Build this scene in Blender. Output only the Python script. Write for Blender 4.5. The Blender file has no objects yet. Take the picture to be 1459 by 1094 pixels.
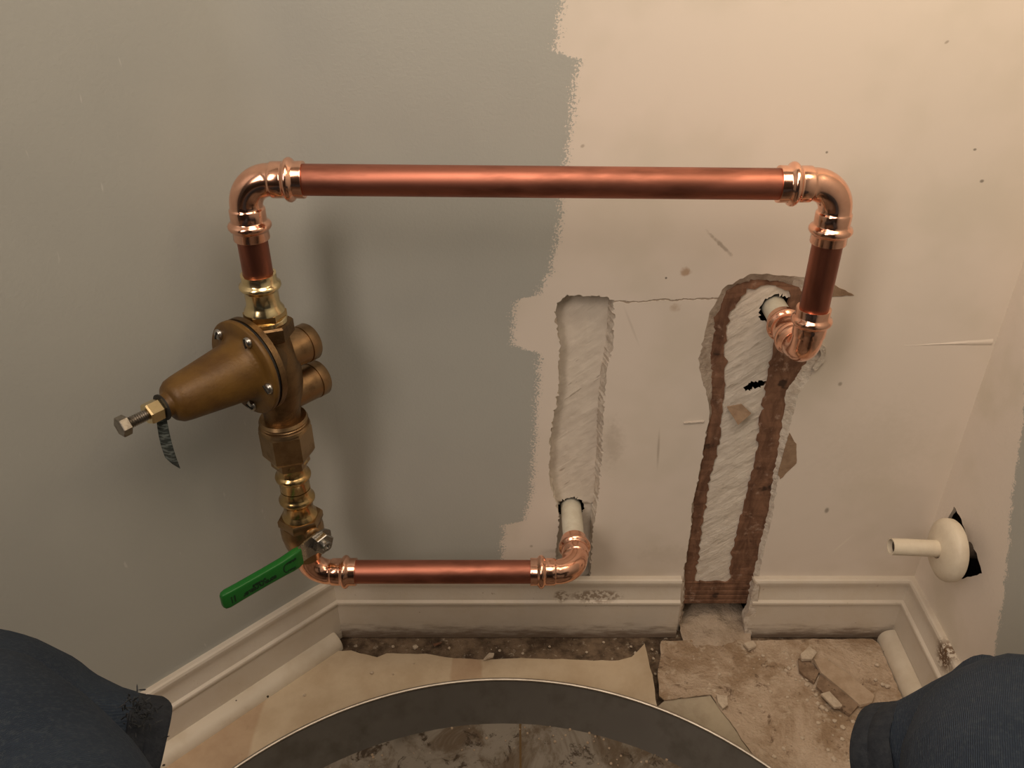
import bpy, bmesh, math, random
from mathutils import Vector, Matrix, noise
from mathutils.geometry import tessellate_polygon, delaunay_2d_cdt
random.seed(7)
sc = bpy.context.scene
col = sc.collection
R = math.radians

# ------------------------------------------------------------------ camera, light, exposure
FPX, TILT, CH = 1180.0, R(31.5), 0.934
cd = bpy.data.cameras.new('camera'); cam = bpy.data.objects.new('camera', cd); col.objects.link(cam)
cd.sensor_width = 36.0; cd.lens = 36.0 * FPX / 1459.0; cd.clip_start = 0.02
cam.location = (0, 0, CH); cam.rotation_euler = (R(90) - TILT, 0, 0)
sc.camera = cam
sc.view_settings.view_transform = 'Standard'; sc.view_settings.look = 'None'
sc.view_settings.gamma = 1.0; sc.view_settings.use_curve_mapping = False
sc.view_settings.exposure = -0.10
sc.cycles.use_denoising = True
sc.cycles.max_bounces = 8
w = bpy.data.worlds.new('world'); sc.world = w; w.use_nodes = True
w.node_tree.nodes['Background'].inputs[0].default_value = (0.9, 0.75, 0.6, 1)
w.node_tree.nodes['Background'].inputs[1].default_value = 0.03
def area(name, loc, target, size, power, color):
    d = bpy.data.lights.new(name, 'AREA'); d.size = size; d.energy = power; d.color = color
    d.shape = 'DISK'
    o = bpy.data.objects.new(name, d); col.objects.link(o); o.location = loc
    o.rotation_euler = (Vector(target) - Vector(loc)).to_track_quat('-Z', 'Y').to_euler()
    return o
hall = area('hall_lamp', (-1.05, -0.98, 1.80), (0.1, 0.84, 0.55), 0.52, 18.5, (1.0, 0.82, 0.67))
hall.data.shape = 'RECTANGLE'; hall.data.size_y = 1.2
area('overhead_lamp', (0.10, 0.26, 1.40), (0.14, 0.62, 0.5), 0.60, 4.6, (1.0, 0.81, 0.64))
area('vanity_lamp', (0.44, 0.50, 1.22), (0.50, 0.80, 0.7), 0.22, 1.0, (1.0, 0.74, 0.45))

# ------------------------------------------------------------------ pixel -> place on a known plane
FW = Vector((0, math.cos(TILT), -math.sin(TILT))); UP = Vector((0, math.sin(TILT), math.cos(TILT)))
CO = Vector((0, 0, CH))
def onp(px, py, p, n):
    d = Vector((1, 0, 0)) * ((px - 729.5) / FPX) - UP * ((py - 547) / FPX) + FW
    n = Vector(n); return CO + d * ((Vector(p) - CO).dot(n) / d.dot(n))
def aty(px, py, Y): return onp(px, py, (0, Y, 0), (0, 1, 0))
def atz(px, py, z): return onp(px, py, (0, 0, z), (0, 0, 1))
YW = 0.84                                    # face of the back wall
LX, RX = -0.25, 0.558                        # its two corners
RDIR = Vector((-0.03, -1, 0)).normalized()   # along the right wall, towards the camera
RN = Vector((-1, 0.03, 0)).normalized()
LDIR = Vector((-1, -1, 0)).normalized(); LN = Vector((1, -1, 0)).normalized()
def onright(px, py): return onp(px, py, (RX, YW, 0), RN)

# ------------------------------------------------------------------ material helpers
class NT:
    def __init__(s, name, rough=0.5, metal=0.0, color=(0.8, 0.8, 0.8)):
        s.m = bpy.data.materials.new(name); s.m.use_nodes = True
        s.t = s.m.node_tree; s.b = s.t.nodes['Principled BSDF']
        s.set('Roughness', rough); s.set('Metallic', metal); s.set('Base Color', color)
        s._c = None
    def set(s, k, v):
        i = s.b.inputs[k]
        if hasattr(v, 'is_linked') or isinstance(v, bpy.types.NodeSocket): s.t.links.new(v, i)
        elif isinstance(v, tuple) and len(v) == 3: i.default_value = (*v, 1)
        else: i.default_value = v
    def n(s, typ, ins={}, out=0, **kw):
        nd = s.t.nodes.new('ShaderNode' + typ)
        for k, v in kw.items(): setattr(nd, k, v)
        for k, v in ins.items():
            i = nd.inputs[k]
            if isinstance(v, bpy.types.NodeSocket): s.t.links.new(v, i)
            elif isinstance(v, tuple) and len(v) == 3 and i.type == 'RGBA': i.default_value = (*v, 1)
            else: i.default_value = v
        return nd.outputs[out]
    def co(s):
        if s._c is None: s._c = s.n('TexCoord', out=3)
        return s._c
    def xyz(s):
        nd = s.t.nodes.new('ShaderNodeSeparateXYZ'); s.t.links.new(s.co(), nd.inputs[0]); return nd.outputs
    def ma(s, op, a, b=0.0, c=None, clamp=False):
        ins = {0: a, 1: b}
        if c is not None: ins[2] = c
        return s.n('Math', ins, operation=op, use_clamp=clamp)
    def noise(s, scale, detail=3.0, rough=0.55, vec=None, dist=0.0):
        return s.n('TexNoise', {'Vector': vec or s.co(), 'Scale': scale, 'Detail': detail, 'Roughness': rough, 'Distortion': dist}, out=0)
    def scaled(s, v): return s.n('Mapping', {'Vector': s.co(), 'Scale': v})
    def step(s, v, lo, hi):     # smooth 0..1 between lo and hi
        return s.n('MapRange', {0: v, 1: lo, 2: hi, 3: 0.0, 4: 1.0}, interpolation_type='SMOOTHSTEP')
    def mix(s, f, a, b):
        nd = s.t.nodes.new('ShaderNodeMix'); nd.data_type = 'RGBA'
        for k, v in ((0, f), (6, a), (7, b)):
            if isinstance(v, bpy.types.NodeSocket): s.t.links.new(v, nd.inputs[k])
            elif isinstance(v, tuple): nd.inputs[k].default_value = (*v, 1)
            else: nd.inputs[k].default_value = v
        return nd.outputs[2]
    def bump(s, h, dist=0.001, strength=1.0):
        s.set('Normal', s.n('Bump', {'Height': h, 'Distance': dist, 'Strength': strength}))
    def curve(s, v, pts):       # piecewise linear v in 0..1 -> 0..1
        nd = s.t.nodes.new('ShaderNodeFloatCurve'); s.t.links.new(v, nd.inputs['Value'])
        c = nd.mapping.curves[0]
        pts = sorted(pts)
        c.points[0].location = pts[0]; c.points[-1].location = pts[-1]
        for p in pts[1:-1]: c.points.new(*p)
        for p in c.points: p.handle_type = 'VECTOR'
        nd.mapping.update()
        return nd.outputs[0]
    def ell(s, u, v, cu, cv, au, av, ang=0.0, nz=None, k=0.5):   # 1 inside a ragged ellipse of the coordinates u, v
        du = s.ma('SUBTRACT', u, cu); dv = s.ma('SUBTRACT', v, cv)
        c, q = math.cos(ang), math.sin(ang)
        a = s.ma('ADD', s.ma('MULTIPLY', du, c / au), s.ma('MULTIPLY', dv, q / au))
        b = s.ma('ADD', s.ma('MULTIPLY', du, -q / av), s.ma('MULTIPLY', dv, c / av))
        r = s.ma('SQRT', s.ma('ADD', s.ma('MULTIPLY', a, a), s.ma('MULTIPLY', b, b)))
        if nz is not None: r = s.ma('ADD', r, s.ma('MULTIPLY', s.ma('SUBTRACT', nz, 0.5), 2.4))
        return s.step(r, 1.0 + k, 1.0 - k)

WHITE = (0.80, 0.73, 0.66)
GREY = (0.455, 0.468, 0.442)
TRIMW = (0.66, 0.605, 0.53)

def metal(name, color, rough, dark=None, amt=0.5, scale=60, bump=0.0, stretch=None):
    t = NT(name, rough, 1.0, color)
    v = t.scaled(stretch) if stretch else None
    n1 = t.noise(scale, 4.0, 0.6, v)
    if dark: t.set('Base Color', t.mix(t.ma('MULTIPLY', t.step(n1, 0.42, 0.68), amt), color, dark))
    t.set('Roughness', t.ma('ADD', t.ma('MULTIPLY', n1, 0.16), rough - 0.08))
    if bump: t.bump(t.noise(420, 3.0), bump)
    return t.m
M = {}
M['fitting'] = metal('shiny_copper', (0.95, 0.55, 0.40), 0.16, (0.75, 0.36, 0.24), 0.35, 90)
M['pipe'] = metal('dull_copper', (0.50, 0.195, 0.135), 0.46, (0.24, 0.095, 0.065), 0.85, 40, stretch=(0.25, 1, 1))
M['riser'] = metal('dull_copper_riser', (0.40, 0.15, 0.10), 0.38, (0.2, 0.075, 0.05), 0.75, 40, stretch=(1, 1, 0.25))
M['brass'] = metal('bright_brass', (0.66, 0.465, 0.22), 0.22, (0.42, 0.27, 0.115), 0.5, 80)
M['brass_light'] = metal('pale_brass', (0.88, 0.72, 0.42), 0.20, (0.62, 0.45, 0.22), 0.4, 80)
M['bronze'] = metal('cast_bronze', (0.24, 0.155, 0.08), 0.42, (0.12, 0.075, 0.04), 0.7, 50, bump=0.0004)
M['bronze_cut'] = metal('machined_bronze', (0.42, 0.28, 0.15), 0.32, (0.24, 0.145, 0.07), 0.6, 60)
M['port'] = metal('port_bronze', (0.33, 0.215, 0.115), 0.36, (0.17, 0.105, 0.055), 0.7, 60)
M['wood'] = None
M['steel'] = metal('plated_steel', (0.48, 0.465, 0.44), 0.28, (0.35, 0.33, 0.3), 0.5, 120)
M['bolt'] = metal('bolt_steel', (0.36, 0.33, 0.29), 0.38, (0.2, 0.175, 0.15), 0.6, 200)
t = NT('golden_brown_enamel', 0.45, 0.15, (0.27, 0.125, 0.03))
n_ = t.noise(35, 4.0)
t.set('Base Color', t.mix(t.step(n_, 0.35, 0.7), (0.160, 0.083, 0.016), (0.105, 0.051, 0.011)))
t.bump(t.noise(300, 2.0), 0.00025); M['bell'] = t.m
M['black'] = NT('black_rubber', 0.6, 0.0, (0.012, 0.011, 0.010)).m
t = NT('printed_tag', 0.5, 0.2, (0.07, 0.08, 0.075))
t.set('Base Color', t.mix(t.step(t.noise(260, 2.0, 0.5, t.n('Mapping', {'Vector': t.co(), 'Rotation': (0, R(35), 0), 'Scale': (0.35, 1, 1.6)})), 0.48, 0.6), (0.045, 0.055, 0.052), (0.17, 0.20, 0.19)))
M['tag'] = t.m
t = NT('green_vinyl_grip', 0.38, 0.0, (0.012, 0.155, 0.022)); t.bump(t.noise(350, 2.0), 0.0001); M['green'] = t.m
M['print'] = NT('dark_print', 0.6, 0.0, (0.006, 0.035, 0.012)).m

def plaster(name, a, b, scale=40, bump=0.002, rough=0.9, dark=None, strokes=False):
    t = NT(name, rough, 0.0, a)
    n1 = t.noise(scale, 6.0, 0.65)
    c = t.mix(t.step(n1, 0.35, 0.68), a, b)
    if dark: c = t.mix(t.step(t.noise(scale * 2.3, 5.0, 0.6), 0.60, 0.72), c, dark)
    t.set('Base Color', c)
    if strokes:
        vs_ = t.n('Mapping', {'Vector': t.n('Mapping', {'Vector': t.co(), 'Rotation': (0, R(38), 0)}), 'Scale': (0.22, 1, 1.5)})
        st = t.noise(110, 4.0, 0.6, vs_, 0.4)
        t.set('Base Color', t.mix(t.ma('MULTIPLY', t.step(st, 0.66, 0.72), .7), c, (0.36, 0.30, 0.24)))
        t.bump(t.ma('ADD', t.noise(scale * 3, 5.0, 0.7), t.ma('MULTIPLY', st, 2.0)), bump)
    else: t.bump(t.ma('ADD', t.noise(scale * 3, 5.0, 0.7), t.ma('MULTIPLY', n1, 1.5)), bump)
    return t.m
M['gyp'] = plaster('gouged_plaster', (0.76, 0.70, 0.62), (0.69, 0.63, 0.555), 45, 0.0004, 0.92, None, True)
M['gyp_white'] = plaster('scraped_white_core', (0.74, 0.685, 0.61), (0.67, 0.61, 0.535), 50, 0.0008, 0.92, None, True)
M['edge_grey'] = plaster('torn_board_edge', (0.42, 0.34, 0.27), (0.58, 0.50, 0.42), 80, 0.002)
M['edge_white'] = plaster('torn_white_edge', (0.80, 0.74, 0.66), (0.60, 0.52, 0.44), 90, 0.002)
M['wood'] = plaster('dusty_wood', (0.19, 0.125, 0.08), (0.31, 0.22, 0.15), 70, 0.001, 0.85, (0.08, 0.05, 0.03))
M['dark'] = plaster('cavity_shade', (0.03, 0.024, 0.018), (0.06, 0.045, 0.035), 30, 0.002)  # near-black colour stands in for shade in wall cavities and the stub
t = NT('torn_brown_paper', 0.85, 0.0, (0.3, 0.15, 0.08))
v_ = t.n('Mapping', {'Vector': t.co(), 'Rotation': (0, R(20), 0), 'Scale': (1.0, 1.0, 0.35)})
n_ = t.noise(70, 6.0, 0.65, v_, 0.6)
c_ = t.mix(t.step(n_, 0.3, 0.7), (0.105, 0.049, 0.028), (0.25, 0.132, 0.080))
c_ = t.mix(t.step(t.noise(45, 5.0, 0.7), 00.56, 0.68), c_, (0.35, 0.235, 0.175))
c_ = t.mix(t.step(t.noise(30, 3.0, 0.6), 0.63, 0.70), c_, (0.05, 0.025, 0.015))
t.set('Base Color', c_); t.bump(n_, 0.0015); M['paper'] = t.m
M['patch'] = plaster('bare_tan_paper', (0.36, 0.25, 0.165), (0.28, 0.185, 0.12), 90, 0.0008)
M['card'] = plaster('grey_tan_board', (0.40, 0.30, 0.21), (0.50, 0.39, 0.29), 60, 0.0008)
M['oldpipe'] = plaster('painted_pipe', (0.70, 0.68, 0.58), (0.62, 0.58, 0.48), 60, 0.0004, 0.5)
M['cream'] = plaster('old_cream_paint', (0.78, 0.71, 0.58), (0.70, 0.62, 0.50), 40, 0.0004, 0.45)

def wall_paint(name, marks=None):
    return NT(name, 0.55, 0.0, WHITE)

# back wall: grey roller coat up to a ragged edge, old off-white paint beyond
edge_px = [(803, -40), (803, 0), (795, 40), (790, 74), (826, 84), (818, 120), (812, 190), (803, 250), (799, 300), (785, 385), (764, 421),
           (733, 427), (729, 492), (768, 503), (765, 570), (757, 700), (746, 742), (718, 748), (711, 830), (708, 900)]
edge = [aty(x, y, YW) for x, y in edge_px]
ZT = 1.0
t = NT('back_wall_paint', 0.5); X, Y, Z = t.xyz()
pts = []
lastz = 9
for e in edge:
    z = min(e.z / ZT, lastz - 0.003); lastz = z
    pts.append((z, (e.x + 0.25) / 0.5))
pts = [p for p in pts if 0 < p[0] < 1]
pts += [(0.0, pts[-1][1]), (1.0, pts[0][1])]
bx = t.ma('SUBTRACT', t.ma('MULTIPLY', t.curve(t.ma('DIVIDE', Z, ZT), pts), 0.5), 0.25)
nf = t.noise(400, 3.0, 0.7); nm = t.noise(90, 3.0, 0.6); nl = t.noise(9, 3.0)
dist = t.ma('SUBTRACT', X, bx)
dist = t.ma('ADD', dist, t.ma('MULTIPLY', t.ma('SUBTRACT', nf, 0.5), 0.045))
dist = t.ma('ADD', dist, t.ma('MULTIPLY', t.ma('SUBTRACT', nm, 0.5), 0.012))
mask = t.step(dist, -0.0012, 0.0012)
white = t.mix(t.step(nl, 0.42, 0.7), WHITE, (0.74, 0.68, 0.60))
def wm(px, py): p = aty(px, py, YW); return p.x, p.z
def mark(c, px, py, au, av, ang, colr, amt, nz=None, k=0.5):
    u, v = wm(px, py)
    return t.mix(t.ma('MULTIPLY', t.ell(X, Z, u, v, au, av, ang, nz, k), amt), c, colr)
SC = (0.42, 0.36, 0.30)
for (px, py, au, av, a, colr, amt, k) in [
    (1026, 348, .014, .0016, -.75, SC, .8, .7), (977, 387, .0045, .0040, 0, (.45, .30, .19), .8, .7), (962, 438, .0045, .0045, 0, (.52, .40, .29), .6, .8),
    (1178, 727, .0025, .004, 0, (.2, .17, .14), .7, .6), (1197, 547, .0022, .0025, 0, (.3, .25, .2), .7, .6), (949, 396, .0012, .0012, 0, (.15, .12, .1), .9, .4),
    (938, 640, .0013, .022, .05, SC, .6, .8), (1200, 775, .0014, .016, -.6, (.9, .85, .75), .5, .8), (872, 632, .010, .026, .1, (.42, .36, .29), .40, .95),
    (790, 785, .012, .003, .1, (.5, .45, .4), .4, .9), (955, 790, .03, .012, 0, (.62, .56, .48), .4, .9), (1349, 60, .002, .0012, .6, SC, .8, .5),
    (1389, 213, .0016, .0012, 0, (.2, .17, .14), .8, .5), (1399, 258, .002, .0016, 0, (.2, .17, .14), .8, .5), (1178, 217, .0012, .0012, 0, (.2, .17, .14), .8, .5),
    (830, 208, .002, .0015, .5, SC, .7, .6), (900, 465, .0012, .02, .4, SC, .25, .8), (1245, 640, .05, .05, .4, (.68, .62, .54), .35, .9), (757, 778, .002, .002, 0, SC, .7, .5)]:
    white = mark(white, px, py, au, av, a, colr, amt, t.noise(160, 3.0) if au > .003 else None, k)
# hairline crack running from the narrow recess to the wide one
cx0, cz0 = wm(872, 429); cx1, cz1 = wm(1036, 426)
cu = t.ma('SUBTRACT', Z, t.ma('ADD', cz0, t.ma('MULTIPLY', t.ma('SUBTRACT', X, cx0), (cz1 - cz0) / (cx1 - cx0))))
cu = t.ma('ADD', cu, t.ma('MULTIPLY', t.ma('SUBTRACT', t.noise(45, 4.0), 0.5), 0.014))
inx = t.ma('MULTIPLY', t.ma('GREATER_THAN', X, cx0), t.ma('LESS_THAN', X, cx1))
crack = t.ma('MULTIPLY', t.step(t.ma('ABSOLUTE', cu), 0.0011, 0.0004), inx)
white = t.mix(t.ma('MULTIPLY', crack, 0.8), white, (0.33, 0.25, 0.18))
# second crack just above the skirting
bx0, bz0 = wm(842, 829)
b2 = t.ma('ADD', t.ma('SUBTRACT', Z, bz0 + .0012), t.ma('MULTIPLY', t.ma('SUBTRACT', t.noise(22, 3.0), 0.5), 0.007))
crk2 = t.ma('MULTIPLY', t.step(t.ma('ABSOLUTE', b2), 0.0010, 0.0003), t.ma('GREATER_THAN', X, bx0))
white = t.mix(t.ma('MULTIPLY', crk2, 0.75), white, (0.25, 0.19, 0.14))
# grime creeping up from the skirting
gr = t.ma('MULTIPLY', t.step(t.ma('ADD', Z, t.ma('MULTIPLY', nm, 0.06)), 0.24, 0.12), t.step(nl, 0.3, 0.7))
white = t.mix(t.ma('MULTIPLY', gr, 0.35), white, (0.52, 0.43, 0.33))
grey = t.mix(t.step(t.noise(6, 2.0), 0.4, 0.7), GREY, (0.435, 0.448, 0.425))
t.set('Base Color', t.mix(mask, grey, white))
t.set('Roughness', t.ma('ADD', 0.46, t.ma('MULTIPLY', mask, 0.1)))
hh = t.ma('ADD', t.ma('MULTIPLY', t.noise(300, 3.0, 0.6), t.ma('SUBTRACT', 1.15, mask)), t.ma('MULTIPLY', mask, 0.1))
hh = t.ma('SUBTRACT', hh, t.ma('MULTIPLY', t.ma('ADD', crack, crk2), 1.5))
t.bump(hh, 0.00025); M['wall_back'] = t.m

t = NT('left_wall_paint', 0.48, 0.0, GREY)
X, Y, Z = t.xyz()
c_ = t.mix(t.step(t.noise(6, 2.0), 0.4, 0.7), GREY, (0.435, 0.448, 0.425))
c_ = t.mix(t.ma('MULTIPLY', t.step(t.noise(120, 2.0, 0.5, t.n('Mapping', {'Vector': t.co(), 'Rotation': (0.3, 0.4, 0.5), 'Scale': (1, 1, .25)})), 0.74, 0.80), .5), c_, (0.65, 0.65, 0.62))
t.set('Base Color', c_); t.bump(t.noise(300, 3.0, 0.6), 0.00025); M['wall_left'] = t.m

t = NT('right_wall_paint', 0.55, 0.0, WHITE); X, Y, Z = t.xyz()
ep = [onright(x, y) for x, y in [(1466, 520), (1459, 590), (1441, 720), (1431, 850), (1419, 915), (1410, 1000)]]
pts = sorted([(max(.001, e.z / 1.0), e.y) for e in ep]); pts = [(0.0, pts[0][1])] + [p for p in pts if p[0] > .002] + [(1.0, pts[-1][1])]
d_ = t.ma('SUBTRACT', Y, t.curve(Z, pts))
d_ = t.ma('ADD', d_, t.ma('MULTIPLY', t.ma('SUBTRACT', t.noise(420, 3.0, .7), 0.5), 0.025))
d_ = t.ma('ADD', d_, t.ma('MULTIPLY', t.ma('SUBTRACT', t.noise(70, 3.0, .6), 0.5), 0.02))
c_ = t.mix(t.step(t.noise(10, 3.0), 0.45, 0.7), WHITE, (0.72, 0.66, 0.57))
t.set('Base Color', t.mix(t.step(d_, -.0015, .0015), GREY, c_)); t.bump(t.noise(240, 3.0), 0.0004); M['wall_right'] = t.m

def trim_mat(name, dirt_top, amt, rust=None, scuff=None):
    t = NT(name, 0.42, 0.0, TRIMW); X, Y, Z = t.xyz()
    n1 = t.noise(26, 5.0, 0.65); n2 = t.noise(80, 5.0, 0.7, t.scaled((0.35, 0.35, 1.6)))
    c = t.mix(t.step(n1, 0.4, 0.75), TRIMW, (0.63, 0.565, 0.475))
    low = t.step(t.ma('ADD', Z, t.ma('MULTIPLY', t.ma('SUBTRACT', n2, .5), 0.05)), dirt_top, 0.0)
    c = t.mix(t.ma('MULTIPLY', low, amt), c, (0.15, 0.095, 0.06))
    c = t.mix(t.ma('MULTIPLY', t.step(t.noise(150, 4.0, .6), 0.68, 0.74), .6), c, (0.30, 0.22, 0.15))
    if scuff:
        for (u0, v0, au, av) in scuff:
            c = t.mix(t.ma('MULTIPLY', t.ma('MULTIPLY', t.ell(X, Z, u0, v0, au, av, 0, None, .3), t.step(t.noise(170, 4.0, .6), 0.44, 0.54)), .85), c, (0.27, 0.205, 0.15))
    if rust:
        u0, v0 = rust
        c = t.mix(t.ma('MULTIPLY', t.ma('MULTIPLY', t.ell(Y, Z, u0, v0, 0.018, 0.016, 0, None, .5), t.step(t.noise(210, 3.0, .6), 0.45, 0.50)), .95), c, (0.11, 0.05, 0.015))
    t.set('Base Color', c); t.bump(t.noise(120, 3.0), 0.0004)
    return t.m
sc0 = aty(850, 850, .828)
M['trim_back'] = trim_mat('back_skirting_paint', 0.030, 0.85, scuff=[(sc0.x, sc0.z, .034, .009), (aty(800, 848, .828).x, sc0.z, .010, .008)])
M['trim_left'] = trim_mat('left_skirting_paint', 0.010, 0.3)
rp = onp(1344, 934, Vector((RX, YW, 0)) + RN * .010, RN)
M['trim_right'] = trim_mat('right_skirting_paint', 0.014, 0.3, rust=(rp.y, rp.z))
t = NT('quarter_round_paint', 0.42, 0.0, TRIMW)
c_ = t.mix(t.step(t.noise(30, 4.0), 0.4, 0.75), (0.72, 0.66, 0.56), (0.64, 0.57, 0.46))
c_ = t.mix(t.step(t.noise(75, 2.0, .4), 0.735, 0.755), c_, (0.04, 0.03, 0.02))
t.set('Base Color', c_); M['quarter'] = t.m

t = NT('dirty_subfloor', 0.85); n1 = t.noise(30, 6.0, .7); n2 = t.noise(110, 5.0, .7)
c_ = t.mix(t.step(n1, 0.36, 0.62), (0.07, 0.045, 0.028), (0.23, 0.165, 0.11))
c_ = t.mix(t.step(n2, 0.58, 0.68), c_, (0.42, 0.36, 0.28))
t.set('Base Color', c_); t.bump(t.ma('ADD', n1, n2), 0.004); M['subfloor'] = t.m

# vinyl print: cream squares divided by tan bands
va, vb = atz(645, 945, .004), atz(688, 945, .004); vc = atz(362, 1055, .004); vh0 = atz(450, 988, .004); vh1 = atz(430, 1026, .004)
t = NT('old_vinyl', 0.5); X, Y, Z = t.xyz()
def band(u, a, b): return t.ma('MULTIPLY', t.step(u, a - .0025, a + .0025), t.step(u, b + .0025, b - .0025))
wob = t.ma('MULTIPLY', t.ma('SUBTRACT', t.noise(14, 3.0), .5), .02)
Xw = t.ma('ADD', X, wob); Yw = t.ma('ADD', Y, wob)
bm_ = t.ma('MAXIMUM', band(Xw, va.x, vb.x), t.ma('MAXIMUM', band(Yw, vh1.y, vh0.y), t.step(Xw, vc.x + .003, vc.x - .003)))
n1 = t.noise(18, 5.0, .65)
c_ = t.mix(t.step(n1, .35, .7), (0.62, 0.515, 0.375), (0.53, 0.42, 0.29))
tan_ = t.mix(t.step(n1, .35, .7), (0.50, 0.36, 0.24), (0.42, 0.29, 0.19))
c_ = t.mix(t.ma('MULTIPLY', bm_, .8), c_, tan_)
c_ = t.mix(t.ma('MULTIPLY', t.step(t.noise(60, 5.0, .7), .64, .76), .5), c_, (0.30, 0.21, 0.13))
t.set('Base Color', c_); t.bump(t.noise(40, 3.0), .0008); M['vinyl'] = t.m
t = NT('dusty_vinyl', 0.9); n1 = t.noise(11, 6.0, .7, None, .4); n2 = t.noise(60, 6.0, .7)
c_ = t.mix(t.step(n1, .40, .62), (0.56, 0.445, 0.34), (0.34, 0.24, 0.155))
c_ = t.mix(t.step(n2, .50, .72), c_, (0.60, 0.50, 0.39))
c_ = t.mix(t.ma('MULTIPLY', t.step(t.noise(38, 6.0, .75, None, .5), .57, .66), .85), c_, (0.17, 0.11, 0.07))
X, Y, Z = t.xyz(); nz_ = t.noise(75, 5.0, .7)
for (px, py, au, av, an, amt) in [(1128, 950, .022, .016, -.5, .85), (1170, 1000, .020, .012, -.7, .9), (1228, 932, .014, .006, -.3, .75), (1195, 1025, .030, .014, -.5, .55), (1110, 965, .030, .014, -.3, .5), (1060, 1040, .012, .05, .5, .5)]:
    q_ = atz(px, py, .008); c_ = t.mix(t.ma('MULTIPLY', t.ell(X, Y, q_.x, q_.y, au, av, an, nz_, .5), amt), c_, (0.115, 0.075, 0.045))
t.set('Base Color', c_); t.bump(t.ma('ADD', n2, t.noise(220, 4.0)), .003); M['dusty'] = t.m
M['dust'] = plaster('plaster_dust', (0.58, 0.475, 0.375), (0.46, 0.36, 0.27), 50, 0.004)
M['flap'] = plaster('vinyl_backing', (0.44, 0.38, 0.28), (0.34, 0.28, 0.2), 20, 0.0006, 0.5)
M['chunk'] = plaster('plaster_chip', (0.70, 0.60, 0.48), (0.58, 0.48, 0.37), 90, 0.002)
t = NT('galvanised_pan', 0.50, 0.75, (0.30, 0.285, 0.26)); n1 = t.noise(22, 5.0, .6)
t.set('Base Color', t.mix(t.step(n1, .45, .75), (0.185, 0.172, 0.155), (0.13, 0.118, 0.10)))
t.set('Roughness', t.ma('ADD', .44, t.ma('MULTIPLY', n1, .25))); M['pan'] = t.m
M['pan_rim'] = metal('pan_rim_steel', (0.52, 0.475, 0.41), 0.42, (0.36, 0.32, 0.27), .5, 60)
t = NT('grimy_pan_floor', 0.55, 0.1); X, Y, Z = t.xyz()
n1 = t.noise(13, 6.0, .7, None, .8); n2 = t.noise(34, 6.0, .75, None, .6)
c_ = t.mix(t.step(n1, .44, .60), (0.25, 0.225, 0.19), (0.12, 0.088, 0.058))
c_ = t.mix(t.step(n2, .56, .64), c_, (0.055, 0.038, 0.025))
c_ = t.mix(t.step(t.noise(70, 4.0, .6), .66, .72), c_, (0.34, 0.30, 0.24))
seam = atz(754, 1070, .005)
c_ = t.mix(t.step(t.ma('ABSOLUTE', t.ma('SUBTRACT', X, seam.x)), .0020, .0006), c_, (0.13, 0.075, 0.025))
t.set('Base Color', c_); t.set('Roughness', t.ma('ADD', .40, t.ma('MULTIPLY', n2, .5))); t.bump(n2, .002); M['pan_floor'] = t.m
t = NT('blue_denim', 0.9); 
tw = t.n('TexWave', {'Vector': t.n('Mapping', {'Vector': t.co(), 'Rotation': (R(30), R(20), R(35))}), 'Scale': 260.0, 'Distortion': 2.0, 'Detail': 2.0}, out=1)
n1 = t.noise(16, 4.0, .6); n2 = t.noise(320, 3.0, .6)
c_ = t.mix(t.step(n1, .35, .7), (0.014, 0.028, 0.052), (0.025, 0.042, 0.070))
c_ = t.mix(t.ma('MULTIPLY', t.step(n2, .48, .66), .45), c_, (0.055, 0.073, 0.092))
c_ = t.mix(t.ma('MULTIPLY', tw, .25), c_, (0.018, 0.026, 0.045))
t.set('Base Color', c_); t.bump(t.ma('ADD', tw, n2), .0006); M['denim'] = t.m
M['denim_dark'] = plaster('dark_denim_hem', (0.012, 0.017, 0.027), (0.024, 0.030, 0.040), 160, .001)
M['fray'] = plaster('frayed_denim', (0.060, 0.066, 0.074), (0.012, 0.015, 0.020), 120, .002)
M['shoe'] = plaster('shoe_leather', (0.05, 0.035, 0.025), (0.03, 0.02, 0.015), 60, .0004, .5)
M['dark_wall'] = NT('dark_wall_paint', .7, 0.0, (0.035, 0.028, 0.022)).m  # unseen wall, coloured dark to give the copper its dark reflections
M['ceiling'] = NT('ceiling_paint', .8, 0.0, (0.75, 0.70, 0.62)).m

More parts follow.
